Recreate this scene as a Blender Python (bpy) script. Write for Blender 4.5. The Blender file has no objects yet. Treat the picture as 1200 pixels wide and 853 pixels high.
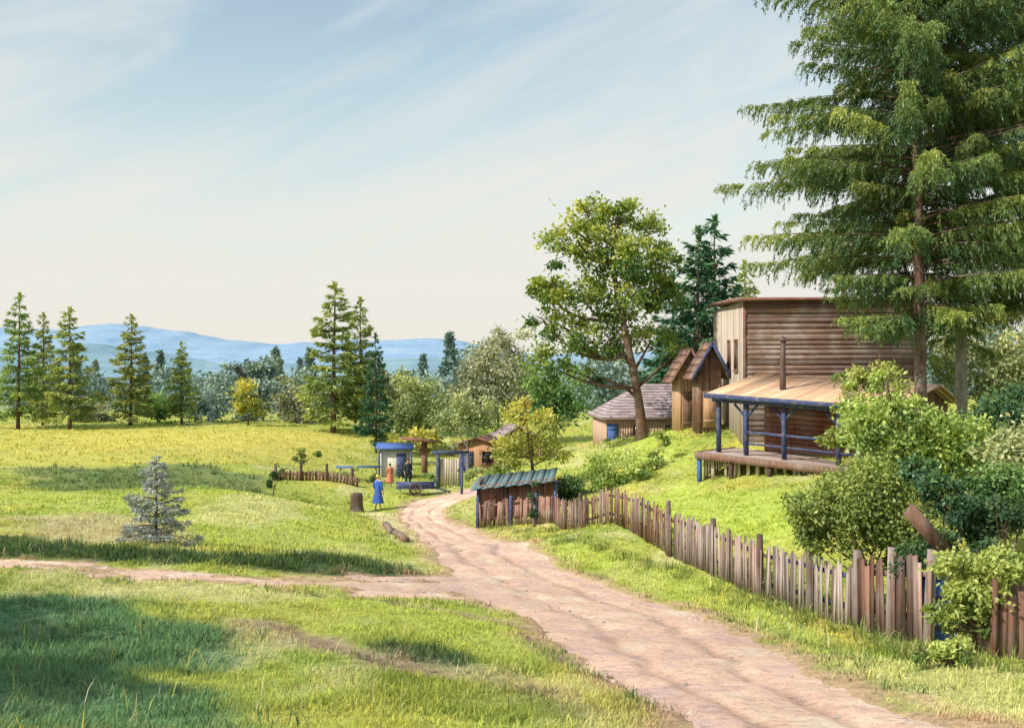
import bpy, bmesh, math
import numpy as np
from mathutils import Vector
R = math.radians
scene = bpy.context.scene
col = scene.collection
F = 1287.0          # focal length in photograph pixels (1200 wide)
CX, CY = 600.0, 426.5
EYE = 8.0

def W(px, py, d):   # a point seen at (px,py) at depth d
    return np.array([(px-CX)/F*d, d, EYE+(CY-py)/F*d])

# ------------------------------------------------------------------ noise
def _hash(ix, iy, seed):
    n = (ix.astype(np.int64)*374761393 + iy.astype(np.int64)*668265263 + seed*974634777) & 0xffffffff
    n = ((n ^ (n >> 13))*1274126177) & 0xffffffff
    return ((n ^ (n >> 16)) & 0xffff)/65535.0
def vnoise(x, y, seed=0):
    x = np.asarray(x, float); y = np.asarray(y, float)
    ix = np.floor(x); iy = np.floor(y); fx = x-ix; fy = y-iy
    fx = fx*fx*(3-2*fx); fy = fy*fy*(3-2*fy)
    a = _hash(ix, iy, seed); b = _hash(ix+1, iy, seed); c = _hash(ix, iy+1, seed); d = _hash(ix+1, iy+1, seed)
    return (a*(1-fx)+b*fx)*(1-fy)+(c*(1-fx)+d*fx)*fy
def fbm(x, y, seed=0, o=4):
    s = 0; a = .5; t = 0
    for i in range(o):
        s = s+a*vnoise(np.asarray(x)*2**i+17.3*i, np.asarray(y)*2**i-9.1*i, seed+i); t += a; a *= .5
    return s/t
def sstep(a, b, x):
    t = np.clip((x-a)/(b-a), 0, 1); return t*t*(3-2*t)

# ------------------------------------------------------------------ mesh builder
def nrm(v): return v/np.maximum(np.linalg.norm(v, axis=-1, keepdims=True), 1e-9)
class MB:
    def __init__(s): s.v = []; s.f = []; s.t = []; s.c = []; s.n = 0
    def add(s, v, faces, tone=.5, colr=None):
        v = np.asarray(v, float).reshape(-1, 3); n = len(v)
        for f in (faces if isinstance(faces, list) else [faces]):
            f = np.asarray(f, np.int64)
            if f.ndim == 1: f = f[None, :]
            s.f.append(f+s.n)
        s.v.append(v); s.t.append(np.broadcast_to(np.asarray(tone, float), (n,)).copy())
        if colr is not None: s.c.append(np.asarray(colr, float).reshape(-1, 3))
        s.n += n
    def build(s, name, mat, parent=None, smooth=False, off=None):
        v = np.concatenate(s.v); t = np.concatenate(s.t)
        if off is not None: v = v-np.asarray(off)
        me = bpy.data.meshes.new(name)
        me.vertices.add(len(v)); me.vertices.foreach_set('co', v.astype(np.float32).ravel())
        li = np.concatenate([f.ravel() for f in s.f]).astype(np.int32)
        lt = np.concatenate([np.full(len(f), f.shape[1]) for f in s.f]).astype(np.int32)
        ls = np.concatenate([[0], np.cumsum(lt)[:-1]]).astype(np.int32)
        me.loops.add(len(li)); me.loops.foreach_set('vertex_index', li)
        me.polygons.add(len(lt)); me.polygons.foreach_set('loop_start', ls); me.polygons.foreach_set('loop_total', lt)
        if smooth: me.polygons.foreach_set('use_smooth', np.ones(len(lt), bool))
        me.update(calc_edges=True)
        a = me.attributes.new('tone', 'FLOAT', 'POINT'); a.data.foreach_set('value', t.astype(np.float32))
        if s.c:
            c = np.concatenate(s.c); c4 = np.ones((len(c), 4), np.float32); c4[:, :3] = c
            a = me.attributes.new('gcol', 'FLOAT_COLOR', 'POINT'); a.data.foreach_set('color', c4.ravel())
        me.validate()
        o = bpy.data.objects.new(name, me); col.objects.link(o)
        if mat: me.materials.append(mat)
        if parent: o.parent = parent
        return o
    # shapes ---------------------------------------------------------
    def hexa(s, p, tone=.5):   # 8 points: bottom 4 ccw, top 4 ccw
        s.add(p, np.array([[0,3,2,1],[4,5,6,7],[0,1,5,4],[1,2,6,5],[2,3,7,6],[3,0,4,7]]), tone)
    def box(s, a, b, tone=.5, M=None):
        x0,y0,z0 = a; x1,y1,z1 = b
        p = np.array([[x0,y0,z0],[x1,y0,z0],[x1,y1,z0],[x0,y1,z0],[x0,y0,z1],[x1,y0,z1],[x1,y1,z1],[x0,y1,z1]], float)
        if M is not None: p = M(p)
        s.hexa(p, tone)
    def bar(s, p, q, w, h, tone=.5, up=(0,0,1)):   # box beam from p to q
        p = np.array(p, float); q = np.array(q, float); d = nrm(q-p)
        u = np.array(up, float)
        if abs(np.dot(d, u)) > .98: u = np.array([0,1,0.])
        sd = nrm(np.cross(d, u)); u = np.cross(sd, d)
        sd = sd*w/2; u = u*h/2
        s.hexa([p-sd-u, p+sd-u, q+sd-u, q-sd-u, p-sd+u, p+sd+u, q+sd+u, q-sd+u], tone)
    def tube(s, pts, rad, n=8, tone=.5, cap=True):
        pts = np.asarray(pts, float); k = len(pts)
        rad = np.broadcast_to(np.asarray(rad, float), (k,))
        tg = nrm(np.gradient(pts, axis=0))
        ref = np.array([0.13, .97, .2]) if abs(tg[0][1]) < .8 else np.array([1., .1, 0])
        a = nrm(np.cross(tg, ref)); b = np.cross(tg, a)
        th = np.arange(n)*2*math.pi/n
        v = pts[:, None]+rad[:, None, None]*(np.cos(th)[None, :, None]*a[:, None]+np.sin(th)[None, :, None]*b[:, None])
        i = np.arange(k-1)[:, None]*n; j = np.arange(n)[None, :]; j2 = (j+1) % n
        q = np.stack([i+j, i+j2, i+n+j2, i+n+j], -1).reshape(-1, 4)
        fs = [q]
        if cap and n > 2: fs += [np.arange(n)[::-1][None], (np.arange(n)+(k-1)*n)[None]]
        s.add(v.reshape(-1, 3), fs, tone)
    def leaves(s, pos, d, side, L, Wd, tone):   # diamonds
        n = len(pos); L = np.broadcast_to(L, (n,))[:, None]; Wd = np.broadcast_to(Wd, (n,))[:, None]
        v = np.stack([pos, pos+d*L*.45+side*Wd*.5, pos+d*L, pos+d*L*.45-side*Wd*.5], 1).reshape(-1, 3)
        s.add(v, np.arange(n*4).reshape(n, 4), np.repeat(np.broadcast_to(tone, (n,)), 4))
    def lathe(s, prof, n=16, c=(0,0,0), tone=.5):
        prof = np.array(prof, float)
        th = np.arange(n)*2*math.pi/n
        v = np.stack([prof[:, 0][:, None]*np.cos(th), prof[:, 0][:, None]*np.sin(th), np.repeat(prof[:, 1][:, None], n, 1)], -1)+np.array(c)
        k = len(prof); i = np.arange(k-1)[:, None]*n; j = np.arange(n)[None, :]; j2 = (j+1) % n
        q = np.stack([i+j, i+j2, i+n+j2, i+n+j], -1).reshape(-1, 4)
        s.add(v.reshape(-1, 3), [q, np.arange(n)[::-1][None], (np.arange(n)+(k-1)*n)[None]], tone)

def tag(o, label=None, cat=None, group=None, kind=None):
    if label: o['label'] = label
    if cat: o['category'] = cat
    if group: o['group'] = group
    if kind: o['kind'] = kind
    return o
def thing(name, label, cat, loc=(0,0,0), rz=0, group=None):
    o = bpy.data.objects.new(name, None); col.objects.link(o)
    o.location = loc; o.rotation_euler = (0,0,rz); o.empty_display_size = .3
    return tag(o, label, cat, group)
def copy_tree(o, parent=None):
    c = o.copy(); col.objects.link(c); c.parent = parent
    for ch in list(o.children): copy_tree(ch, c)
    return c

# ------------------------------------------------------------------ materials
def mat_base(name):
    m = bpy.data.materials.new(name); m.use_nodes = True
    nt = m.node_tree; nt.nodes.clear()
    out = nt.nodes.new('ShaderNodeOutputMaterial')
    return m, nt, out
def N(nt, t, **kw):
    n = nt.nodes.new('ShaderNode'+t)
    for k, v in kw.items(): setattr(n, k, v)
    return n
def ramp(nt, fac, stops):
    r = N(nt, 'ValToRGB'); el = r.color_ramp.elements
    while len(el) < len(stops): el.new(.5)
    for e, (p, c) in zip(el, stops): e.position = p; e.color = (*c, 1) if len(c) == 3 else c
    nt.links.new(fac, r.inputs[0]); return r.outputs[0]
def attr(nt, name, colr=False):
    a = N(nt, 'Attribute'); a.attribute_name = name
    return a.outputs['Color'] if colr else a.outputs['Fac']
def noise(nt, scale, detail=5, rough=.6, vec=None, mapscale=None, obj=True):
    n = N(nt, 'TexNoise'); n.inputs['Scale'].default_value = scale; n.inputs['Detail'].default_value = detail; n.inputs['Roughness'].default_value = rough
    tc = N(nt, 'TexCoord'); v = tc.outputs['Object']
    if mapscale:
        mp = N(nt, 'Mapping'); mp.inputs['Scale'].default_value = mapscale; nt.links.new(v, mp.inputs[0]); v = mp.outputs[0]
    nt.links.new(v, n.inputs['Vector'])
    return n.outputs[0]
def mix(nt, a, b, fac, mode='MIX'):
    m = N(nt, 'Mix', data_type='RGBA', blend_type=mode)
    for sock, val in ((m.inputs[0], fac), (m.inputs[6], a), (m.inputs[7], b)):
        if hasattr(val, 'is_output'): nt.links.new(val, sock)
        elif isinstance(val, (int, float)): sock.default_value = val
        else: sock.default_value = (*val, 1)
    return m.outputs[2]
def math_(nt, op, a, b=0., c=None):
    m = N(nt, 'Math', operation=op)
    for i, v in enumerate((a, b) if c is None else (a, b, c)):
        if hasattr(v, 'is_output'): nt.links.new(v, m.inputs[i])
        else: m.inputs[i].default_value = v
    return m.outputs[0]
def finish(nt, out, colr, rough=.85, bump=None, bstr=.3, bdist=.02, spec=.2):
    p = N(nt, 'BsdfPrincipled'); p.inputs['Roughness'].default_value = rough
    p.inputs['Specular IOR Level'].default_value = spec
    if hasattr(colr, 'is_output'): nt.links.new(colr, p.inputs['Base Color'])
    else: p.inputs['Base Color'].default_value = (*colr, 1)
    if bump is not None:
        b = N(nt, 'Bump'); b.inputs['Strength'].default_value = bstr; b.inputs['Distance'].default_value = bdist
        nt.links.new(bump, b.inputs['Height']); nt.links.new(b.outputs[0], p.inputs['Normal'])
    nt.links.new(p.outputs[0], out.inputs[0]); return p
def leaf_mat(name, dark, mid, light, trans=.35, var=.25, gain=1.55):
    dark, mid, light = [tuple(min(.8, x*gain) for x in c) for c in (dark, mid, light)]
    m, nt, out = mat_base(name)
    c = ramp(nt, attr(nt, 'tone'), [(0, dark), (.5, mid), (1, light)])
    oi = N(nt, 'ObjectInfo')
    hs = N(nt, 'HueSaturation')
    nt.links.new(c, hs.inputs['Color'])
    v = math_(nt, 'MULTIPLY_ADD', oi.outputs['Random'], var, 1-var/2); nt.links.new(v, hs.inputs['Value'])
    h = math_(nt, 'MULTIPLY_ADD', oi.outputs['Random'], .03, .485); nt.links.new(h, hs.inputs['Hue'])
    d = N(nt, 'BsdfDiffuse'); t = N(nt, 'BsdfTranslucent'); g = N(nt, 'BsdfGlossy'); g.inputs['Roughness'].default_value = .45
    tc = mix(nt, hs.outputs[0], (1., .95, .35), 1., 'MULTIPLY'); 
    nt.links.new(hs.outputs[0], d.inputs[0]); nt.links.new(tc, t.inputs[0])
    ms = N(nt, 'MixShader'); ms.inputs[0].default_value = trans
    nt.links.new(d.outputs[0], ms.inputs[1]); nt.links.new(t.outputs[0], ms.inputs[2])
    m2 = N(nt, 'MixShader'); m2.inputs[0].default_value = .025
    nt.links.new(ms.outputs[0], m2.inputs[1]); nt.links.new(g.outputs[0], m2.inputs[2])
    nt.links.new(m2.outputs[0], out.inputs[0]); return m
def wood_mat(name, a, b, grain=(1, 1, .08), scale=9, rough=.85, tonevar=.55):
    m, nt, out = mat_base(name)
    n = noise(nt, scale, 6, .65, mapscale=grain)
    n2 = noise(nt, 1.1, 4, .6)
    c = mix(nt, a, b, ramp(nt, n, [(.3, (0,0,0)), (.72, (1,1,1))]))
    c = mix(nt, c, (.42, .40, .38), math_(nt, 'MULTIPLY', ramp(nt, n2, [(.45, (0,0,0)), (.75, (1,1,1))]), .45), 'MIX')
    tv = math_(nt, 'MULTIPLY_ADD', attr(nt, 'tone'), tonevar*1.4, 1-tonevar*.7)
    c2 = N(nt, 'HueSaturation'); nt.links.new(c, c2.inputs['Color']); nt.links.new(tv, c2.inputs['Value'])
    finish(nt, out, c2.outputs[0], rough, n, .35, .015); return m
def paint_mat(name, c1, wear=(.35, .3, .26), amt=.4):
    m, nt, out = mat_base(name)
    n = noise(nt, 5, 8, .7); w = ramp(nt, n, [(.5, (0,0,0)), (.62, (1,1,1))])
    n2 = noise(nt, 1.3, 3, .5)
    c = mix(nt, c1, tuple(x*.65 for x in c1), n2)
    c = mix(nt, c, wear, math_(nt, 'MULTIPLY', w, amt))
    finish(nt, out, c, .7, n, .2, .01); return m
def plain_mat(name, c, rough=.8, spec=.2, nscale=12, v=.3):
    m, nt, out = mat_base(name)
    n = noise(nt, nscale, 6, .6)
    finish(nt, out, mix(nt, tuple(x*(1-v) for x in c), tuple(min(1, x*(1+v)) for x in c), n), rough, n, .2, .01, spec); return m

M = {}
M['bark'] = wood_mat('bark_brown', (.06,.035,.025), (.20,.12,.085), (1,1,.25), 14, .95)
M['bark_spruce'] = wood_mat('bark_spruce', (.07,.04,.03), (.22,.14,.11), (1,1,.35), 12, .95)
M['bark_grey'] = wood_mat('bark_grey', (.10,.09,.08), (.28,.25,.22), (1,1,.3), 12, .95)
M['spruce_big'] = leaf_mat('needles_big_spruce', (.028,.060,.030), (.110,.148,.045), (.31,.315,.085), .3, gain=1.95)
M['spruce_far'] = leaf_mat('needles_far_spruce', (.06,.115,.060), (.20,.245,.075), (.38,.39,.11), .3)
M['spruce_fresh'] = leaf_mat('needles_fresh_spruce', (.05,.11,.06), (.17,.25,.075), (.34,.40,.11), .25)
M['spruce_dark'] = leaf_mat('needles_dark_spruce', (.015,.05,.035), (.035,.10,.055), (.10,.19,.08), .2)
M['spruce_blue'] = leaf_mat('needles_blue_spruce', (.085,.105,.15), (.23,.26,.27), (.50,.49,.40), .2)
M['leaf_main'] = leaf_mat('leaves_main', (.030,.080,.035), (.15,.20,.050), (.44,.40,.09), .4)
M['leaf_yellow'] = leaf_mat('leaves_yellow', (.16,.20,.06), (.33,.34,.09), (.52,.46,.10), .4)
M['leaf_lime'] = leaf_mat('leaves_lime', (.09,.15,.045), (.25,.31,.085), (.46,.49,.17), .35)
M['leaf_olive'] = leaf_mat('leaves_olive', (.06,.105,.04), (.16,.225,.06), (.31,.37,.11), .35)
M['leaf_green'] = leaf_mat('leaves_green', (.035,.09,.045), (.10,.18,.06), (.24,.32,.11), .35)
M['leaf_dark'] = leaf_mat('leaves_dark', (.018,.045,.024), (.042,.092,.042), (.11,.18,.07), .3)
M['leaf_grey'] = leaf_mat('leaves_grey', (.13,.15,.11), (.25,.27,.18), (.42,.42,.28), .3)
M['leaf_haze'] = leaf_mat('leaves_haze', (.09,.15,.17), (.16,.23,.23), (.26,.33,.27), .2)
M['leaf_sage'] = leaf_mat('leaves_sage', (.13,.18,.10), (.26,.31,.15), (.42,.44,.23), .3)
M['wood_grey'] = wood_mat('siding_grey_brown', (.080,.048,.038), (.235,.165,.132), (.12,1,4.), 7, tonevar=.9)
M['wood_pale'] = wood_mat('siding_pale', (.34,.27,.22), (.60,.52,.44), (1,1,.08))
M['wood_brown'] = wood_mat('wood_brown', (.10,.05,.035), (.26,.145,.10), (1,1,.08))
M['wood_rust'] = wood_mat('wood_rust', (.13,.052,.034), (.30,.135,.085), (1,1,.08))
M['wood_rust_h'] = wood_mat('wood_rust_level', (.13,.06,.045), (.30,.16,.11), (.12,.12,6))
M['wood_mauve'] = wood_mat('wood_mauve', (.30,.215,.20), (.52,.41,.37), (1,1,.08))
M['wood_post'] = wood_mat('wood_post', (.05,.032,.026), (.15,.095,.075), (1,1,.1))
M['fence_mauve'] = wood_mat('fence_mauve', (.14,.090,.080), (.33,.235,.205), (1,1,.08), tonevar=.9)
M['fence_grey'] = wood_mat('fence_grey', (.15,.115,.105), (.34,.265,.235), (1,1,.08), tonevar=.9)
M['fence_rust'] = wood_mat('fence_rust', (.10,.048,.036), (.28,.155,.11), (1,1,.08), tonevar=.95)
M['wood_tan'] = wood_mat('wood_tan', (.33,.18,.10), (.56,.36,.22), (1,1,.08))
M['roof_tan'] = wood_mat('roof_tan', (.48,.26,.14), (.70,.48,.32), (.25,1,1), 6)
M['roof_mauve'] = wood_mat('roof_mauve', (.25,.185,.20), (.44,.36,.38), (.3,1,1), 7)
M['roof_brown'] = wood_mat('roof_brown', (.13,.06,.045), (.27,.14,.10), (.3,1,1), 7)
M['roof_teal'] = paint_mat('roof_teal', (.13,.235,.27), (.25,.22,.19), .75)
M['paint_blue'] = paint_mat('paint_blue', (.060,.085,.20), (.20,.18,.19), .7)
M['paint_bright_blue'] = paint_mat('paint_bright_blue', (.07,.16,.48), (.22,.25,.36), .5)
M['paint_white'] = paint_mat('paint_white', (.72,.70,.64), (.4,.36,.3), .4)
M['plaster_pink'] = paint_mat('plaster_pink', (.60,.41,.31), (.42,.32,.26), .4)
M['plaster_orange'] = paint_mat('plaster_orange', (.66,.36,.20), (.5,.4,.3), .4)
M['iron'] = plain_mat('iron_pipe', (.10,.065,.055), .6, .4, 8, .5)
M['dark'] = plain_mat('dark_opening', (.025,.022,.022), .7)
M['skin'] = plain_mat('skin', (.55,.34,.25), .55, .3, 20, .08)
M['hair'] = plain_mat('hair_brown', (.09,.05,.03), .6, .3, 30, .4)
M['cloth_blue'] = plain_mat('cloth_blue', (.05,.13,.50), .9, .1, 25, .2)
M['cloth_navy'] = plain_mat('cloth_navy', (.05,.11,.38), .9, .1, 25, .3)
M['cloth_coral'] = plain_mat('cloth_coral', (.62,.20,.13), .9, .1, 25, .2)
M['cloth_dark'] = plain_mat('cloth_dark', (.04,.05,.07), .9, .1, 25, .3)
M['cloth_yellow'] = plain_mat('cloth_yellow', (.6,.5,.12), .9, .1, 25, .2)
M['sand'] = plain_mat('sand', (.60,.52,.42), .95, .1, 6, .25)
def glass_mat():
    m, nt, out = mat_base('window_glass')
    p = finish(nt, out, (.03,.035,.045), .12, None, spec=.5); return m
M['glass'] = glass_mat()

# ------------------------------------------------------------------ terrain
ctl = []
def cp(px, py, d): p = W(px, py, d); ctl.append((p[0], p[1], p[2]))
for x, y, drop in [(-15,0,1.75),(0,0,1.7),(15,0,1.9),(-30,-6,1.7),(30,-6,1.7),(-30,8,2.8),(-12,9.7,3.15),(-4.5,9.7,3.2),(0,9.7,3.2),(4,9.7,3.25),(8,10.,3.1),(-14,18,3.8),(-25,25,4.1),(-35,42,5),(-45,70,5.2),(-50,98,5.2),
                   (20,45,2.6),(32,60,2.4),(17,32,3.3),(12,20,3.5),(11,13,3.1),(25,20,2.6),(40,40,2.2),(45,100,3),(5,100,6.2),(-12,112,5.9),(20,80,4.0),(14,60,3.4)]:
    ctl.append((x, y, EYE-drop))
for p in [(1080,755,16.5),(1000,735,19),(895,702,24),(790,660,30),(650,628,40),(560,612,45),(700,740,18.2),(560,690,24),(510,640,34),(490,600,50),(420,600,52),
          (100,690,19),(100,660,23),(100,640,26),(180,635,27),(100,580,42),(300,580,44),(100,520,72),(300,520,74),(100,497,95),(390,500,95),(300,540,62),(400,565,55),
          (480,575,62),(540,560,66),(810,575,42),(760,600,36),(700,592,42),(900,600,33),(700,520,60),(800,505,52),(560,552,75),(690,545,52),(950,600,30)]: cp(*p)
ctl = np.array(ctl)
def tps_fit(P, lam=2.0):
    n = len(P); d = np.linalg.norm(P[:, None, :2]-P[None, :, :2], axis=-1)
    K = np.where(d > 0, d*d*np.log(np.maximum(d, 1e-9)), 0)+lam*np.eye(n)
    Q = np.c_[np.ones(n), P[:, :2]]
    A = np.block([[K, Q], [Q.T, np.zeros((3, 3))]])
    return np.linalg.solve(A, np.r_[P[:, 2], 0, 0, 0])
tw = tps_fit(ctl)
def raw_z(x, y):
    x = np.asarray(x, float); y = np.asarray(y, float); sh = x.shape
    xf = x.ravel(); yf = y.ravel()
    xc = np.clip(xf, -52, 46); yc = np.clip(yf, -8, 112)
    z = np.empty_like(xf)
    for i in range(0, len(xf), 20000):
        a = xc[i:i+20000]; b = yc[i:i+20000]
        r2 = (a[:, None]-ctl[None, :, 0])**2+(b[:, None]-ctl[None, :, 1])**2
        z[i:i+20000] = (np.where(r2 > 0, .5*r2*np.log(np.maximum(r2, 1e-12)), 0))@tw[:-3]+tw[-3]+tw[-2]*a+tw[-1]*b
    far = np.maximum(np.maximum(np.abs(xf+3)-49, 0), np.maximum(yf-112, 0))
    w = sstep(0, 120, far)
    z = z*(1-w)+(EYE-9.5)*w
    return z.reshape(sh)
def axis(segs, lo, hi, g=1.22):
    a = []
    for (s, e, st) in segs: a += list(np.arange(s, e, st))
    a.append(segs[-1][1]); up = a[-1]; st = segs[-1][2]
    while up < hi: st *= g; up += st; a.append(up)
    dn = segs[0][0]; st = segs[0][2]; pre = []
    while dn > lo: st *= g; dn -= st; pre.append(dn)
    return np.array(pre[::-1]+a)
xs = axis([(-50,-14,.5),(-14,-9,.25),(-9,9,.11),(9,16,.25),(16,46,.6)], -7000, 7000)
ys = axis([(-6,7,.5),(7,22,.11),(22,40,.2),(40,70,.4),(70,125,.8)], -400, 7000)
GX, GY = np.meshgrid(xs, ys)
GZ0 = raw_z(GX, GY)
nearw = 1-sstep(60, 130, np.hypot(GX, GY))
GZ0 = GZ0+nearw*((fbm(GX*.35, GY*.35, 3, 3)-.5)*.22+(fbm(GX*1.3, GY*1.3, 9, 3)-.5)*.10)
def bil(G, x, y):
    x = np.asarray(x, float); y = np.asarray(y, float)
    i = np.clip(np.searchsorted(xs, x)-1, 0, len(xs)-2); j = np.clip(np.searchsorted(ys, y)-1, 0, len(ys)-2)
    fx = np.clip((x-xs[i])/(xs[i+1]-xs[i]), 0, 1); fy = np.clip((y-ys[j])/(ys[j+1]-ys[j]), 0, 1)
    if G.ndim == 3: fx = fx[..., None]; fy = fy[..., None]
    return (G[j, i]*(1-fx)+G[j, i+1]*fx)*(1-fy)+(G[j+1, i]*(1-fx)+G[j+1, i+1]*fx)*fy
def hit(px, py):     # where the sight line meets the ground
    d = np.concatenate([np.arange(5, 60, .05), np.arange(60, 160, .2)])
    x = (px-CX)/F*d; zr = EYE+(CY-py)/F*d
    g = bil(GZ0, x, d); below = np.where(zr <= g)[0]
    k = below[0] if len(below) else len(d)-1
    return np.array([x[k], d[k]])
def hits(pl): return np.array([hit(*p) for p in pl])
def ground(px, d): x = (px-CX)/F*d; return np.array([x, d, float(bil(GZ0, x, d))])
def sdpoly(P, x, y):   # signed distance, positive inside
    xf = x.ravel(); yf = y.ravel()
    best = np.full(xf.shape, 1e9); ins = np.zeros(xf.shape, bool)
    for k in range(len(P)):
        ax, ay = P[k]; bx, by = P[(k+1) % len(P)]
        dx, dy = bx-ax, by-ay; L = dx*dx+dy*dy+1e-12
        t = np.clip(((xf-ax)*dx+(yf-ay)*dy)/L, 0, 1)
        best = np.minimum(best, (xf-ax-t*dx)**2+(yf-ay-t*dy)**2)
        c = (ay > yf) != (by > yf)
        ins ^= c & (xf < (bx-ax)*(yf-ay)/(by-ay+1e-12)+ax)
    return (np.sqrt(best)*np.where(ins, 1, -1)).reshape(x.shape)

road_px = [((740,930),(1330,900)),((775,880),(1200,865)),((785,853),(1130,850)),((725,800),(1000,803)),((640,748),(900,752)),((580,714),(815,716)),((538,684),(715,686)),
           ((512,657),(655,660)),((490,632),(592,634)),((474,615),(540,615)),((466,602),(520,601)),((478,591),(536,588)),((520,579),(575,574)),((570,568),(620,562))]
track_px = [((640,690),(660,720)),((545,673),(570,706)),((430,671),(440,699)),((310,668),(310,691)),((200,663),(190,683)),((100,655),(90,675)),((-60,646),(-80,669)),((-300,640),(-330,664))]
def strip(pairs, n=10):
    L = hits([p[0] for p in pairs]); Rr = hits([p[1] for p in pairs])
    def cat(P):
        out = []
        Pp = np.vstack([2*P[0]-P[1], P, 2*P[-1]-P[-2]])
        for i in range(1, len(Pp)-2):
            for t in np.linspace(0, 1, n, endpoint=False):
                a, b, c, d = Pp[i-1], Pp[i], Pp[i+1], Pp[i+2]
                out.append(.5*((2*b)+(c-a)*t+(2*a-5*b+4*c-d)*t*t+(3*b-a-3*c+d)*t**3))
        out.append(P[-1]); return np.array(out)
    return cat(L), cat(Rr)
roadL, roadR = strip(road_px, 14); trackL, trackR = strip(track_px, 14)
wob = lambda P, s: P+np.c_[(fbm(P[:, 0]*1.1, P[:, 1]*1.1, s, 3)-.5), (fbm(P[:, 0]*1.1, P[:, 1]*1.1, s+5, 3)-.5)]*.7
roadL, roadR = wob(roadL, 21), wob(roadR, 22); trackL, trackR = wob(trackL, 23), wob(trackR, 24)
road_poly = np.vstack([roadL, roadR[::-1]]); track_poly = np.vstack([trackL, trackR[::-1]])
nearm = (np.abs(GX) < 52) & (GY > -8) & (GY < 125)
def near_sd(P):
    o = np.full(GX.shape, -99.); o[nearm] = sdpoly(P, GX[nearm], GY[nearm]); return o
sd_track = near_sd(track_poly); tn_ = fbm(GX*.55, GY*.9, 301, 4)
sd_road = np.maximum(near_sd(road_poly)+(fbm(GX*1.4, GY*1.4, 302, 3)-.5)*.5, sd_track-4.2*np.clip(tn_-.42, 0, 1)*(sd_track < 9)-.12)
rut = np.full(GX.shape, -99.)
def rutline(pl, w_):
    P = hits(pl); P = np.c_[np.interp(np.linspace(0, 1, 14), np.linspace(0, 1, len(P)), P[:, 0]), np.interp(np.linspace(0, 1, 14), np.linspace(0, 1, len(P)), P[:, 1])]
    tg_ = np.gradient(P, axis=0); nv_ = np.c_[-tg_[:, 1], tg_[:, 0]]/np.linalg.norm(tg_, axis=1)[:, None]
    ww_ = w_*np.sin(np.linspace(.25, math.pi-.25, 14))[:, None]
    return near_sd(np.vstack([P+nv_*ww_, (P-nv_*ww_)[::-1]]))
for pl, w_ in (([(612,742),(700,788),(806,842)], .16), ([(690,768),(760,808),(850,850)], .14), ([(258,730),(330,732),(430,768),(560,800),(640,815)], .22), ([(430,700),(560,722),(660,745)], .15)):
    rut = np.maximum(rut, rutline(pl, w_)+(fbm(GX*2.5, GY*2.5, 66, 3)-.5)*.22)
GZ = GZ0-.10*sstep(.06, .34, np.maximum(near_sd(road_poly), sd_track-1.2*sstep(.47, .56, tn_)*(sd_track < 9)))-.05*sstep(-.05, .12, rut)

# ground colours (albedo), laid out as patches of vegetation, earth and one painted tree shadow
G1 = np.array([.285,.315,.080]); G2 = np.array([.155,.215,.050]); G3 = np.array([.055,.105,.050]); YE = np.array([.47,.385,.115]); CR = np.array([.50,.45,.30])
DI = np.array([.50,.335,.235]); PU = np.array([.33,.255,.235]); LI = np.array([.33,.40,.085]); BG = np.array([.060,.115,.080])
def lerp(a, b, w): return a*(1-w[..., None])+b*w[..., None]
n1 = fbm(GX*.22, GY*.22, 31, 4); n2 = fbm(GX*.9, GY*.5, 41, 4); n3 = fbm(GX*2.7, GY*1.6, 51, 3)
GC = lerp(np.broadcast_to(G1, GX.shape+(3,)), G2, sstep(.42, .68, n1*.6+n2*.4))
GC = lerp(GC, CR, .55*sstep(.52, .70, n2))
GC = lerp(GC, YE, .45*sstep(.55, .72, fbm(GX*.4+9, GY*.25, 61, 3)))
def patch(pl, c, soft=.6, amt=1., nz=.8, fr=.8):
    global GC
    s = near_sd(hits(pl))
    s = s+(fbm(GX*fr, GY*fr, len(pl)+int(pl[0][0]), 4)-.5)*2*nz
    GC = lerp(GC, np.asarray(c), amt*sstep(-soft, soft, s))
patch([(-200,506),(330,500),(425,508),(418,545),(200,550),(-200,550)], YE*.55+G1*.45, 2.5, .85, 3, .2)
patch([(60,512),(330,506),(420,515),(300,530),(100,528)], YE, 2, .6, 3, .25)
patch([(20,550),(200,545),(325,555),(310,577),(160,580),(40,574)], (.105,.150,.085), .8, .85, 1.6, .5)
patch([(0,582),(300,580),(440,590),(430,640),(260,648),(0,600)], LI*.6+G1*.4, 1.2, .7, 1.5, .5)
patch([(10,606),(160,604),(230,628),(210,642),(60,640)], (.40,.31,.27), .6, .7, .9, .6)
patch([(240,592),(330,585),(400,598),(300,620),(230,615)], CR, .6, .55, 1., .5)
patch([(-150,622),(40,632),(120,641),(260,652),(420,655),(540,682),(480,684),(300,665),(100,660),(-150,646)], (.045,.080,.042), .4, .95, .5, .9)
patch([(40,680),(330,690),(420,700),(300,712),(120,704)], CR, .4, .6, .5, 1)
patch([(-120,700),(150,700),(230,735),(300,770),(210,800),(290,835),(240,870),(-150,870)], (.065,.150,.110), .4, .85, .8, .9)  # shadow of the left trees painted into the grass colour
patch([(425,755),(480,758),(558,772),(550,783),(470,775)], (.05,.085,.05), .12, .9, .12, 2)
patch([(255,725),(330,728),(430,762),(600,785),(720,840),(690,850),(560,803),(420,778),(280,748)], PU, .25, .6, .3, 1.5)
patch([(420,790),(600,800),(720,850),(430,850)], G2*.8, .3, .7, .5, 1.2)
patch([(380,690),(520,700),(620,730),(560,745),(380,715)], LI*.5+G1*.5, .4, .6, .5, 1)
patch([(640,745),(700,770),(800,850),(860,890),(790,880),(690,800),(620,755)], G2*.5+DI*.4, .2, .7, .2, 2)
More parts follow.
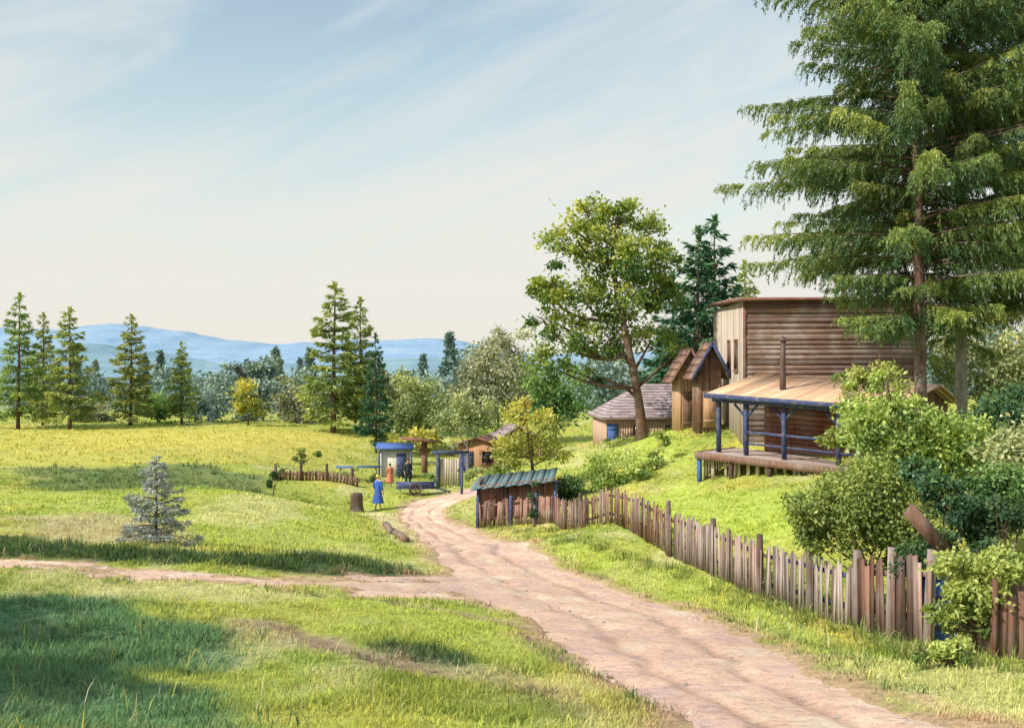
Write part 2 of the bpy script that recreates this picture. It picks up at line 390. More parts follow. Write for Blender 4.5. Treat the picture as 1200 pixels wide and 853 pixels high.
patch([(560,612),(650,632),(800,668),(900,706),(1000,740),(960,790),(900,748),(800,712),(700,680),(600,640),(520,625)], LI*.6+G1*.4, .5, .7, .6, .8)
patch([(740,592),(800,568),(960,580),(930,640),(790,612)], LI, .8, .9, .8, .5)
patch([(740,500),(800,495),(800,540),(740,560)], LI, .8, .8, .8, .5)
patch([(930,700),(1000,738),(1040,760),(1010,764),(940,728)], YE, .15, .8, .25, 1.5)
patch([(930,770),(1060,775),(1200,790),(1200,850),(1040,820)], CR*.7+G1*.3, .3, .7, .5, 1)
patch([(430,600),(520,600),(540,650),(500,650),(440,618)], np.array([.60,.50,.40]), .4, .8, .6, .8)
GC = lerp(GC, np.array([.36,.35,.235]), .10*sstep(.10, .22, GC.mean(-1)))
GC = GC*np.array([1.05,1.08,.82])*(1.26+.50*n3)[..., None]
GC = lerp(GC, DI*1.25, .85*sstep(-.55, .15, sd_road+(n3-.5)*1.1))
GC = lerp(GC, np.array([.36,.25,.19]), .85*sstep(-.12, .10, rut))
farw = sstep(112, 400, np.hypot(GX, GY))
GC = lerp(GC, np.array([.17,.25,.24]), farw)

def ground_mat():
    m, nt, out = mat_base('meadow_ground')
    c = attr(nt, 'gcol', True)
    n = noise(nt, 6, 8, .7); n2_ = noise(nt, 28, 4, .7)
    c = mix(nt, c, ramp(nt, n, [(.25, (.45,.45,.45)), (.75, (1.35,1.35,1.3))]), 1., 'MULTIPLY')
    c = mix(nt, c, ramp(nt, n2_, [(.3, (.7,.7,.7)), (.7, (1.2,1.2,1.2))]), .7, 'MULTIPLY')
    finish(nt, out, c, .95, math_(nt, 'ADD', n, n2_), .8, .06, .05); return m
M['ground'] = ground_mat()
def road_mat(name, a, b, c3):
    m, nt, out = mat_base(name)
    n = noise(nt, .9, 6, .62); n2_ = noise(nt, 7, 8, .72); n3_ = noise(nt, 55, 3, .6)
    c = ramp(nt, n, [(.32, a), (.5, b), (.68, c3)])
    c = mix(nt, c, ramp(nt, n2_, [(.28, (.52,.47,.46)), (.5, (1,1,1)), (.75, (1.2,1.18,1.12))]), .9, 'MULTIPLY')
    c = mix(nt, c, ramp(nt, n3_, [(.3, (.7,.68,.66)), (.62, (1.08,1.08,1.08))]), .8, 'MULTIPLY')
    t = attr(nt, 'tone')
    c = mix(nt, c, ramp(nt, t, [(0, (.55,.5,.48)), (.5, (1,1,1)), (1, (1.18,1.15,1.1))]), 1., 'MULTIPLY')
    finish(nt, out, c, .95, math_(nt, 'ADD', n2_, n3_), .7, .04, .08); return m
M['road'] = road_mat('sandy_lane', (.64,.46,.43), (.78,.535,.42), (.83,.70,.56))
M['track'] = road_mat('field_track', (.62,.47,.43), (.76,.53,.40), (.80,.68,.56))

b = MB(); ny, nx = GX.shape
idx = np.arange(ny*nx).reshape(ny, nx)
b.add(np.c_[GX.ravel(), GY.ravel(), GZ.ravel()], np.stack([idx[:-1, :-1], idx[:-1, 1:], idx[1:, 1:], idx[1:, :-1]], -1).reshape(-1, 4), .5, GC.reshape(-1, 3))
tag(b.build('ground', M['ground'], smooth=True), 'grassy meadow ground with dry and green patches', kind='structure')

def strip_mesh(name, Lp, Rp, mat, label, k=26, ruts=(.3, .68), lift=0.):
    # resample lengthwise
    C_ = (Lp+Rp)/2; s = np.r_[0, np.cumsum(np.linalg.norm(np.diff(C_, axis=0), axis=1))]
    st = np.arange(0, s[-1], .16)
    L2 = np.c_[np.interp(st, s, Lp[:, 0]), np.interp(st, s, Lp[:, 1])]; R2 = np.c_[np.interp(st, s, Rp[:, 0]), np.interp(st, s, Rp[:, 1])]
    t = np.linspace(0, 1, k)
    X = L2[:, None, 0]*(1-t)+R2[:, None, 0]*t; Y = L2[:, None, 1]*(1-t)+R2[:, None, 1]*t
    e = np.minimum(t, 1-t)
    Z = bil(GZ0, X, Y)-.035+lift+.03*sstep(0, .2, e)[None]
    wig = (fbm(st*.15, st*0, 77, 2)-.5)*.12
    rd = np.zeros_like(X)
    for r in ruts: rd = rd+np.exp(-((t[None]-r-wig[:, None])/.045)**2)
    Z = Z-.042*rd+(fbm(X*3.2, Y*3.2, 88, 4)-.5)*.05
    tone = .5-.42*rd*fbm(X*1.2, Y*1.2, 5, 3)+.35*(fbm(X*.35, Y*.35, 15, 4)-.5)
    m_ = MB(); n_, k_ = X.shape; ii = np.arange(n_*k_).reshape(n_, k_)
    f = np.stack([ii[:-1, :-1], ii[:-1, 1:], ii[1:, 1:], ii[1:, :-1]], -1).reshape(-1, 4)
    a_ = np.c_[X.ravel(), Y.ravel(), Z.ravel()]
    p0 = a_[f[0]]
    if np.cross(p0[1]-p0[0], p0[2]-p0[0])[2] < 0: f = f[:, ::-1]
    m_.add(a_, f, tone.ravel())
    return tag(m_.build(name, mat, smooth=True), label, kind='structure')
strip_mesh('road', roadL, roadR, M['road'], 'sandy pinkish lane with worn ruts running to the hamlet', 40)
strip_mesh('track', trackL, trackR, M['track'], 'bare earth track branching left across the meadow', 16, (.3, .7), lift=-.015)

# distant hills -------------------------------------------------------
def hill(name, label, pts, d, depth, c_lo, c_hi, seed, amp):
    px = np.array([p[0] for p in pts]); py = np.array([p[1] for p in pts])
    u = np.linspace(px[0], px[-1], 420)
    top = np.interp(u, px, py)-(fbm(u*.02, u*0, seed, 5)-.5)*amp
    V = []; nr = 14
    for k in range(nr):
        t = k/(nr-1)
        dd = d-depth*(1-t)
        X = (u-CX)/F*d; h = (CY-top)/F*d+9.5
        prof = t**1.1*(1+.25*(fbm(X*.004+k*.0, X*0+t*4, seed+3, 4)-.5)*(1-t)*2)
        V.append(np.c_[X, np.full_like(X, dd)+40*np.sin(X*.003+seed), EYE-9.6+h*prof])
    V.append(V[-1]+np.array([0, depth*.6, -60]))
    V = np.array(V); n_, k_ = V.shape[:2]; ii = np.arange(n_*k_).reshape(n_, k_)
    m_ = MB(); m_.add(V.reshape(-1, 3), np.stack([ii[:-1, :-1], ii[:-1, 1:], ii[1:, 1:], ii[1:, :-1]], -1).reshape(-1, 4))
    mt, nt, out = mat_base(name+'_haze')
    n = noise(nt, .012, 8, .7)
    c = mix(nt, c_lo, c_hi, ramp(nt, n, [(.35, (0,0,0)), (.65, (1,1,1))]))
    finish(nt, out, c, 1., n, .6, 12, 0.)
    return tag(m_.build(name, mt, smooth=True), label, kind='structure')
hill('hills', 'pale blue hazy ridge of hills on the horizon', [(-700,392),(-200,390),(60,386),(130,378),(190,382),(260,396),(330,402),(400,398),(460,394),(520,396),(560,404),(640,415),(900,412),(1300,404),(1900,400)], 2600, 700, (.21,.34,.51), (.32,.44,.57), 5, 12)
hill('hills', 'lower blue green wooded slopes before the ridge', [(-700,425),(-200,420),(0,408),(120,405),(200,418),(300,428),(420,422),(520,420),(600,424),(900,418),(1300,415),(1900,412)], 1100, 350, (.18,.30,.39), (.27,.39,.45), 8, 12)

# ------------------------------------------------------------------ grass
rng = np.random.default_rng(7)
def grass(regions):
    m_ = MB()
    for (y0, y1, dens, hgt, wid, nb) in regions:
        area = .64*(y1**2-y0**2); n = int(area*dens)
        y = np.sqrt(rng.uniform(y0**2, y1**2, n)); x = rng.uniform(-.64, .64, n)*y
        sd = np.maximum(bil(sd_road, x, y), bil(rut, x, y)*1.0+.02)
        nz = vnoise(x*2.3, y*2.3, 4)
        keep = (sd < -.05+nz*.18-.10) | (rng.random(n) < .035*(sd < .6)) | ((rng.random(n) < .25) & (sd < .25) & (nz > .6))
        cl = fbm(x*1.1, y*1.1, 71, 3)
        keep &= rng.random(n) < np.clip(.25+1.5*(cl-.25), .15, 1)
        x = x[keep]; y = y[keep]; cl = cl[keep]; z = bil(GZ, x, y); c = bil(GC, x, y)
        n = len(x)
        lum = c.mean(1); tall = 1.25-1.0*np.clip(lum-.1, 0, .3)/.3*.6
        x = np.repeat(x, nb); y = np.repeat(y, nb); z = np.repeat(z, nb); c = np.repeat(c, nb, 0); cl = np.repeat(cl, nb); tall = np.repeat(tall, nb)
        n = len(x)
        az = rng.uniform(0, 2*math.pi, n); lean = rng.uniform(.1, 1.0, n)
        h = hgt*rng.uniform(.4, 1.25, n)*tall*(.5+1.0*cl)
        d = np.c_[np.cos(az)*lean, np.sin(az)*lean, np.ones(n)]; d = nrm(d)
        sd_ = np.c_[-np.sin(az), np.cos(az), np.zeros(n)]
        p = np.c_[x+rng.normal(0, hgt*.35, n), y+rng.normal(0, hgt*.35, n), z-.02]
        w = wid*rng.uniform(.6, 1.3, n)
        mid = p+d*(h*.55)[:, None]; tip = p+d*h[:, None]+np.c_[np.cos(az), np.sin(az), -.5*np.ones(n)]*(h*lean*.35)[:, None]
        v = np.stack([p-sd_*w[:, None]*.5, p+sd_*w[:, None]*.5, mid+sd_*w[:, None]*.4, tip, mid-sd_*w[:, None]*.4], 1)
        cc = np.clip(c*rng.uniform(.7, 1.35, n)[:, None]*np.where(rng.random(n)[:, None] < .12, np.array([1.35,1.15,.95]), 1), 0, .75)
        cc = np.repeat(cc, 5, 0).reshape(n, 5, 3); cc[:, :2] *= .84; cc[:, 3] *= 1.12  # shading painted into the blades: darker roots, lighter tips
        k5 = np.arange(n*5).reshape(n, 5); m_.add(v.reshape(-1, 3), [k5[:, [0,1,2,4]], k5[:, [4,2,3]]], .5, cc.reshape(-1, 3))
    return m_
mt, nt, out = mat_base('grass_blades')
d_ = N(nt, 'BsdfDiffuse'); t_ = N(nt, 'BsdfTranslucent'); ms = N(nt, 'MixShader'); ms.inputs[0].default_value = .35
c_ = attr(nt, 'gcol', True); nt.links.new(c_, d_.inputs[0]); nt.links.new(c_, t_.inputs[0])
nt.links.new(d_.outputs[0], ms.inputs[1]); nt.links.new(t_.outputs[0], ms.inputs[2]); nt.links.new(ms.outputs[0], out.inputs[0])
M['grass'] = mt
g_ = grass([(6.5, 13, 300, .13, .011, 6), (13, 20, 150, .14, .015, 6), (20, 32, 56, .17, .024, 6), (32, 52, 18, .20, .038, 6), (52, 115, 3.2, .28, .07, 5)])
def tufts(lines, per_m, hgt, wid, spread, colr, nb=15):
    wid *= .85
    V_ = []; C2 = []
    for pl in lines:
        P = hits(pl); seg = np.linalg.norm(np.diff(P, axis=0), axis=1); s_ = np.r_[0, np.cumsum(seg)]
        n = int(s_[-1]*per_m); q = rng.uniform(0, s_[-1], n)
        x0 = np.interp(q, s_, P[:, 0])+rng.normal(0, spread, n); y0 = np.interp(q, s_, P[:, 1])+rng.normal(0, spread, n)
        k = bil(sd_road, x0, y0) < -.05; x0, y0 = x0[k], y0[k]; n = len(x0)
        sz = np.repeat(rng.uniform(.4, 1.25, n), nb); ct = np.repeat(rng.uniform(.6, 1.4, n), nb)
        x = np.repeat(x0, nb)+rng.normal(0, .08, n*nb); y = np.repeat(y0, nb)+rng.normal(0, .08, n*nb); n = len(x); z = bil(GZ, x, y)
        az_ = rng.uniform(0, 6.283, n); le = rng.uniform(.1, .9, n); h = hgt*sz*rng.uniform(.5, 1.1, n)
        d = nrm(np.c_[np.cos(az_)*le, np.sin(az_)*le, np.ones(n)]); sd_ = np.c_[-np.sin(az_), np.cos(az_), np.zeros(n)]; w_ = (wid*rng.uniform(.6, 1.3, n))[:, None]
        p = np.c_[x, y, z-.02]; mid = p+d*(h*.55)[:, None]; tip = p+d*h[:, None]+np.c_[np.cos(az_), np.sin(az_), -.6+0*az_]*(h*le*.45)[:, None]
        v = np.stack([p-sd_*w_*.5, p+sd_*w_*.5, mid+sd_*w_*.45, tip, mid-sd_*w_*.45], 1)
        c = np.array(colr)[rng.integers(0, len(colr), n)]*ct[:, None]*rng.uniform(.8, 1.2, n)[:, None]
        k5 = np.arange(n*5).reshape(n, 5); g_.add(v.reshape(-1, 3), [k5[:, [0,1,2,4]], k5[:, [4,2,3]]], .5, np.repeat(np.clip(c, 0, .8), 5, 0))
GRN = [(.20,.28,.07), (.30,.36,.09), (.13,.22,.06), (.40,.38,.14)]; DRK = [(.09,.17,.08), (.15,.23,.09), (.08,.16,.10)]; STR = [(.55,.47,.24), (.62,.55,.33), (.40,.38,.16), (.60,.52,.10)]
tufts([[(655,634),(700,642),(790,668),(895,708),(1000,745),(1085,770)]], 9, .34, .016, .22, GRN)
tufts([[(1000,755),(1085,772),(1180,785)]], 16, .32, .014, .3, GRN)
tufts([[(560,618),(655,622)],[(1110,745),(1190,765)]], 9, .3, .02, .15, GRN)
tufts([[(520,640),(640,660),(740,694),(900,744),(1000,790),(1080,815)]], 6, .22, .014, .25, GRN+DRK)
tufts([[(20,640),(120,645),(260,655),(420,660),(520,680)]], 6, .34, .018, .5, DRK+GRN[:1])
tufts([[(60,705),(200,720),(300,770)],[(60,800),(180,820),(290,850)],[(425,765),(555,780)]], 6, .26, .012, .3, DRK)
tufts([[(150,640),(220,640)],[(400,600),(445,612)],[(300,690),(430,703),(560,712)],[(620,745),(800,845)],[(700,770),(850,850)]], 7, .22, .014, .12, GRN)
tufts([[(0,720),(200,740),(420,790),(640,830)],[(0,800),(250,820),(500,845)],[(420,705),(560,730)]], 34, .30, .010, 1.6, STR, 2)
tufts([[(0,600),(200,590),(400,610)],[(0,530),(250,530),(400,535)],[(540,640),(800,690),(1000,780)],[(0,640),(400,640)]], 22, .36, .022, 2.5, STR, 2)
tag(g_.build('grass', M['grass']), 'short green and straw coloured meadow grass', 'grass', kind='stuff')

# pebbles on the lane
pb = MB(); n = 5200
yy = np.sqrt(rng.uniform(9**2, 40**2, n)); xx = rng.uniform(-.4, .62, n)*yy
k = bil(sd_road, xx, yy) > .05; k &= fbm(xx*.8, yy*.8, 19, 3) > .42; xx, yy = xx[k], yy[k]; zz = bil(GZ0, xx, yy)-.03
oc_ = np.array([[1,0,0],[0,1,0],[-1,0,0],[0,-1,0],[0,0,1.]])
for x, y, z in zip(xx, yy, zz):
    r_ = .016+.06*rng.random()**3; a_ = rng.uniform(0, 6.28); m3 = np.array([[math.cos(a_),-math.sin(a_),0],[math.sin(a_),math.cos(a_),0],[0,0,1]])
    pb.add((oc_*rng.uniform(.6, 1.3, (5, 3)))@m3.T*np.array([r_, r_, r_*.7])+np.array([x, y, z]), np.array([[0,1,4],[1,2,4],[2,3,4],[3,0,4]]), rng.random())
M['pebble'] = wood_mat('pebble_stone', (.30,.25,.22), (.55,.47,.40), (1,1,1), 3)
tag(pb.build('gravel', M['pebble']), 'small loose stones scattered on the sandy lane', 'gravel', kind='stuff')

# ------------------------------------------------------------------ trees
def spruce_mesh(h, r, seed, nbr, per_m, sl, sw, base_t=.1, droop=.35, hang=.5, tiers=None, upt=.12, tw=.32, sides=6, cut=None, expo=.85, fans=False):
    g = np.random.default_rng(seed)
    tr = MB(); cr = MB()
    zt = np.linspace(-.3, h, 12)
    bend = np.c_[np.sin(zt/h*2.5+seed)*h*.006, np.cos(zt/h*2.1+seed)*h*.006, zt]
    r0 = h*(.0076 if fans else .0115)+.02
    tr.tube(bend, r0*(1-np.clip(zt/h, 0, 1))**.8+.008, sides, .5)
    t = base_t+(1-base_t)*np.linspace(0, .985, nbr)
    if tiers: t = base_t+(1-base_t)*(np.round((t-base_t)/(1-base_t)*tiers)/tiers)*.985+g.normal(0, .25/tiers*(1-base_t), nbr)
    t = np.clip(t, base_t*.7, .99)
    az = np.arange(nbr)*2.39996+g.normal(0, .4, nbr)
    L = r*np.clip((1-t)/(1-base_t), 0, 1.1)**expo*g.uniform(.62, 1.18, nbr)+r*.035
    lowfade = np.where(t < base_t+.1, g.uniform(.55, 1, nbr), 1); L = L*lowfade
    if fans: L = L*(.52+.48*sstep(base_t, base_t+.20, t))
    dr = droop*(1-.75*t)*g.uniform(.7, 1.3, nbr); up = upt+.35*t
    if cut is not None:
        keep = cut(az, t); t, az, L, dr, up = t[keep], az[keep], L[keep], dr[keep], up[keep]; nbr = len(t)
    def curve(i, s):
        rho = L[i]*s
        dz = L[i]*(up[i]*s-1.5*dr[i]*s**2+.75*dr[i]*s**3)
        return np.c_[np.cos(az[i])*rho, np.sin(az[i])*rho, t[i]*h+dz]
    for i in range(nbr):
        if L[i] > .25:
            s = np.linspace(0, .86, 6)
            tr.tube(curve(np.full(6, i), s), np.linspace(.011*L[i]+.006, .004, 6), 3, .35, False)
    if fans:     # boughs with side twigs, each twig hung with a comb of needle sprays
        tbi = np.repeat(np.arange(nbr), np.maximum((L*15).astype(int), 4)); m = len(tbi)
        ts = np.clip(.10+.9*g.random(m)**.75, 0, 1); P0 = curve(tbi, ts)
        o3 = np.c_[np.cos(az[tbi]), np.sin(az[tbi]), np.zeros(m)]; l3 = np.c_[-np.sin(az[tbi]), np.cos(az[tbi]), np.zeros(m)]
        sg3 = np.where(g.random(m) < .5, -1, 1.)[:, None]
        D = nrm(o3*g.uniform(.5, 1.1, m)[:, None]+l3*sg3*g.uniform(.15, .9, m)[:, None]); LT = np.minimum(.25+.30*L[tbi]*(1.1-ts), .90)*g.uniform(.5, 1.2, m)
        hangk = g.uniform(.35, 1.25, m)
        nn = np.maximum((LT*62).astype(int), 8); ti = np.repeat(np.arange(m), nn); n = len(ti)
        q = g.random(n); a1 = LT[ti]*q
        drop = LT[ti]*(.78*hangk[ti]*q**1.7)
        p = P0[ti]+D[ti]*(a1*(1-.35*q*hangk[ti]))[:, None]-np.array([0,0,1.])*(drop+.015)[:, None]
        hangd = g.random(n) < .55
        d = nrm(D[ti]*(1-.5*q[:, None])+nrm(g.normal(0, 1, (n, 3)))*.75-np.array([0,0,1.])*np.where(hangd, g.uniform(.7, 2.2, n), .15)[:, None])
        side = nrm(np.cross(d, nrm(g.normal(0, 1, (n, 3)))))
        tone = np.clip(.30+.30*ts[tbi][ti]*0+.28*ts[ti]+g.normal(0, .10, n)+g.normal(0, .13, nbr)[tbi[ti]]-.75*np.clip(drop, 0, .5)+g.normal(0, .07, m)[ti], 0, 1)  # hung sprays toned darker, shade below the boughs put into colour
        cr.leaves(p, d, side, sl*g.uniform(.5, 1.35, n)*np.where(hangd, 1.15, .8), sw*g.uniform(.6, 1.4, n), tone)
        return tr, cr
    cnt = np.maximum((per_m*L*(1+.35*L)).astype(int), 8)
    bi = np.repeat(np.arange(nbr), cnt); n = len(bi)
    s = np.clip(1-g.random(n)**1.5*.92, .06, 1.)
    s = np.where(g.random(n) < .1, 1.-g.random(n)*.06, s)
    p = curve(bi, s)
    out_ = np.c_[np.cos(az[bi]), np.sin(az[bi]), np.zeros(n)]; lat = np.c_[-np.sin(az[bi]), np.cos(az[bi]), np.zeros(n)]
    sg = np.where(g.random(n) < .5, -1, 1.)
    lo = np.minimum((1.02-s)*.8+.06, .42)*L[bi]*tw*2.4*g.random(n)
    hg = hang*g.random(n)**1.6*np.minimum(L[bi], 2.5)*.28
    p = p+lat*(sg*lo)[:, None]+out_*(lo*.35)[:, None]-np.array([0,0,1.])*(hg+lo*.15)[:, None]
    d = out_*g.uniform(.2, 1, n)[:, None]+lat*(sg*g.uniform(.1, 1, n))[:, None]+np.array([0,0,1.])*(g.uniform(-.2, .35, n)-hang*1.3*g.random(n))[:, None]
    d = nrm(d); side = nrm(np.cross(d, nrm(g.normal(0, 1, (n, 3))+np.array([0,0,.8]))))
    tone = np.clip(.18+.42*s+.30*(g.random(n)-.4)-.4*hg/np.maximum(hang*.5, .05)*.3+g.normal(0, .12, nbr)[bi], 0, 1)  # inner and hanging sprays toned darker, crown shade put into colour
    cr.leaves(p, d, side, sl*g.uniform(.6, 1.4, n), sw*g.uniform(.6, 1.4, n), tone)
    n = int(60*h/8); zz = h*(1-g.random(n)**1.5*.08); a = g.uniform(0, 6.28, n)
    d = nrm(np.c_[np.cos(a)*.5, np.sin(a)*.5, np.full(n, .8)])
    cr.leaves(np.c_[bend[-1, 0]+0*zz, bend[-1, 1]+0*zz, zz], d, nrm(np.cross(d, g.normal(0, 1, (n, 3)))), sl*.8, sw*.8, .75)
    return tr, cr
def spruce(name, label, cat, loc, mat, group=None, bark='bark_spruce', **k):
    t = thing(name, label, cat, loc, 0, group)
    tr, cr = spruce_mesh(**k)
    tr.build('trunk', M[bark], t, True); cr.build('crown', M[mat], t)
    return t
def leafy(name, label, cat, base, lobes, mat, leaf, nleaf, seed, trunk=None, tr=.12, bark='bark', group=None, clump=.35, limbs=True, flat=.0, twig=10):
    """lobes: [(centre world xyz, radius xyz)]"""
    g = np.random.default_rng(seed); base = np.array(base, float)
    t = thing(name, label, cat, base, 0, group)
    C_ = np.array([l[0] for l in lobes], float)-base; Rr = np.array([np.broadcast_to(l[1], (3,)) for l in lobes], float)
    tm = MB()
    if trunk is None: trunk = [np.zeros(3), C_.mean(0)*np.array([.6,.6,.5])]
    else: trunk = [np.array(p, float)-base for p in trunk]
    trunk = np.array(trunk); k = 14; ss = np.linspace(0, 1, len(trunk))
    def sm(P, n):
        P = np.array(P); s_ = np.linspace(0, 1, len(P)); q = np.linspace(0, 1, n)
        if len(P) > 2:
            co = [np.polyfit(s_, P[:, a], min(3, len(P)-1)) for a in range(3)]
            return np.stack([np.polyval(c, q) for c in co], 1)
        return np.stack([np.interp(q, s_, P[:, a]) for a in range(3)], 1)
    T = sm(trunk, k); T[0, 2] -= .25
    flare = 1+.5*np.exp(-np.linspace(0, 1, k)*9)
    tm.tube(T, tr*np.linspace(1, .45, k)*flare, 9, .5)
    tips = []
    for c, rr in zip(C_, Rr):
        j = np.argmin(np.linalg.norm(T-c, axis=1)+np.where(T[:, 2] > c[2]-.1*rr[2], 2.0*rr[2], 0)); a = T[max(j-1, 1)]
        if limbs:
            mid = (a+c)/2+g.normal(0, .12, 3)*np.linalg.norm(c-a)*.6-np.array([0,0,.05])*np.linalg.norm(c-a)
            P = sm([a, mid, c], 7); tm.tube(P, np.linspace(tr*.42, tr*.16, 7), 6, .45)
        for q in range(twig):
            e = c+nrm(g.normal(0, 1, 3))*rr*g.uniform(.5, .9)
            b0 = c+(a-c)*g.uniform(0, .45) if limbs else c*.5
            P = sm([b0, (b0+e)/2+g.normal(0, .07, 3)*rr, e], 5); tm.tube(P, np.linspace(tr*.14, tr*.03+.003, 5), 4, .4, False)
    tm.build('trunk', M[bark], t, True)
    vol = (Rr.prod(1))**.75; pr = vol/vol.sum()
    ncl = max(int(nleaf/90), len(lobes)*4)
    li = g.choice(len(lobes), ncl, p=pr)
    dirs = nrm(g.normal(0, 1, (ncl, 3))); rad = g.uniform(.35, 1.0, ncl)**.6
    cc = C_[li]+dirs*Rr[li]*rad[:, None]
    ctone = g.normal(0, .15, ncl)+.20*dirs[:, 2]*rad+.30*((cc[:, 2]-C_[:, 2].mean())/max(np.ptp(cc[:, 2]), .1))  # upper leaves toned lighter, sunlit crown tops painted into the leaf colour
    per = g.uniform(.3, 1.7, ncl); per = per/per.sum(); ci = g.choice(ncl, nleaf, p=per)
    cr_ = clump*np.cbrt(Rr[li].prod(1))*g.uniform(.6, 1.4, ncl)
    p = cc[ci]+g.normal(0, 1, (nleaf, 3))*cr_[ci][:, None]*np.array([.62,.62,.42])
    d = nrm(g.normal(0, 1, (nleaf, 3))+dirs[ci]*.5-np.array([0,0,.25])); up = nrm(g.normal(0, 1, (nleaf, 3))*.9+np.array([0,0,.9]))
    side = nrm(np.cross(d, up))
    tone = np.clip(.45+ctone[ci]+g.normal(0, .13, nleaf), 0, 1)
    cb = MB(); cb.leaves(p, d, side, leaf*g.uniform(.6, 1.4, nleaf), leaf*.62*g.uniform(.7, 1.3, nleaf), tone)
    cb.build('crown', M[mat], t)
    return t
def plobes(L, d, dz=.5, ry=None, seed=0):   # lobes given by where they stand across the view at depth d
    g = np.random.default_rng(seed); out = []
    for (px, py, r, *o) in L:
        off = o[0] if o else g.uniform(-1, 1)*dz
        rr = r/F*d
        out.append((W(px, py, d)+np.array([0, off, 0])*1.0, np.array([rr, rr*(ry or 1), rr*.85])))
    return out

# the two big spruces by the house
def big_spruce(px, d, label, seed, hz, r, nbr=190, bark='bark_spruce'):
    p = ground(px, d)
    return spruce('spruce_tree', label, 'spruce tree', p, 'spruce_big', 'tall spruces beside the house', bark=bark, h=hz-p[2], r=r, seed=seed, nbr=nbr, per_m=0, sl=.125, sw=.028,
                  base_t=.19, droop=.36, hang=1., tiers=19, upt=.10, tw=.30, sides=12, expo=.58, fans=True, cut=lambda a, t: ~((t < .225) & (np.sin(a) < -.1)))
big_spruce(1078, 30, 'tall spruce with drooping boughs reaching over the wooden house roof', 3, 25.5, 5.5, 275)
big_spruce(1132, 32, 'tall spruce at the picture edge with paler grey trunk', 11, 26.5, 5.3, 245, 'bark_grey')

# spruces along the far edge of the meadow
protos = {}
def far_spruce(px, base_py, top_py, d, label, mat='spruce_far', wid=.2, key=0, group='spruces along the far meadow edge'):
    p = ground(px, d); h = (CY-top_py)/F*d+EYE-p[2]
    kk = (mat, key)
    if kk not in protos:
        protos[kk] = spruce('spruce_tree', label, 'spruce tree', p, mat, group, h=10., r=1.9, seed=20+key*7+len(mat), nbr=88, per_m=46, sl=.36, sw=.10, base_t=.11, droop=.35, hang=.75, tiers=13, upt=.16, tw=.30, expo=.85)
        o = protos[kk]
    else:
        o = copy_tree(protos[kk]); o['label'] = label; o['group'] = group; o.location = p
    o.rotation_euler = (0, 0, px*.37); s = h/10; o.scale = (1.35*wid*h/1.9, 1.35*wid*h/1.9, s)
    return o
far_spruce(22, 505, 345, 88, 'pale green spruce at the far left edge of the meadow', 'spruce_fresh', .155)
far_spruce(50, 505, 368, 92, 'slim spruce squeezed between two taller spruces at the meadow edge', 'spruce_far', .14, 1)
far_spruce(81, 500, 362, 87, 'spruce with dark lower boughs, third from the left', 'spruce_far', .185, 0)
far_spruce(153, 497, 370, 92, 'lone olive green spruce with hills behind it', 'spruce_far', .19, 1)
far_spruce(213, 495, 401, 94, 'small narrow spruce left of the dark round tree', 'spruce_far', .17, 2)
far_spruce(392, 500, 333, 90, 'tallest spruce in the middle of the meadow edge', 'spruce_far', .20, 0)
far_spruce(422, 500, 350, 93, 'slender spruce just behind the tallest middle spruce', 'spruce_far', .155, 2)
far_spruce(440, 520, 392, 80, 'thin dark sparse spruce right of the tall pair', 'spruce_dark', .12, 1)
far_spruce(818, 400, 268, 64, 'dark spruce behind the outhouses, left of its twin', 'spruce_dark', .17, 0, 'dark spruces behind the houses')
far_spruce(836, 400, 256, 66, 'taller dark spruce behind the wooden house gable', 'spruce_dark', .17, 1, 'dark spruces behind the houses')
far_spruce(874, 400, 308, 70, 'paler spruce top showing above the wooden house', 'spruce_far', .16, 1, 'dark spruces behind the houses')
far_spruce(790, 440, 320, 68, 'dark spruce half hidden behind the big leafy tree', 'spruce_dark', .18, 0, 'dark spruces behind the houses')
# the young spruce in the meadow
p = ground(183, 27)
spruce('young_spruce', 'small grey blue young spruce standing alone in the meadow', 'young spruce', p, 'spruce_blue', h=2.15, r=.92, seed=5, nbr=70, per_m=120, sl=.13, sw=.03, base_t=.04, droop=.25, hang=.5, tiers=10, upt=.15, tw=.36, expo=.8)

# big leafy tree
dT = 54
L = [(690,243,24),(728,250,24),(765,262,26),(655,292,28),(700,292,36),(748,300,38),(788,292,18),(645,340,24),(685,345,36),(735,350,40),(778,342,28),(636,376,18),(668,392,34),(715,398,36),(768,398,34),(648,430,28),(690,442,26),(800,415,18),(672,270,18)]
leafy('leafy_tree', 'large broad leafy tree with bent trunk and yellow green top', 'tree', ground(752, dT), plobes([(a,b_,r*.92) for a,b_,r in L], dT, 1.6, 1.2, 4), 'leaf_main', .22, 19000, 5,
      trunk=[ground(752, dT), W(747,465,dT), W(738,410,dT), W(722,340,dT), W(718,300,dT)], tr=.24, clump=.36)
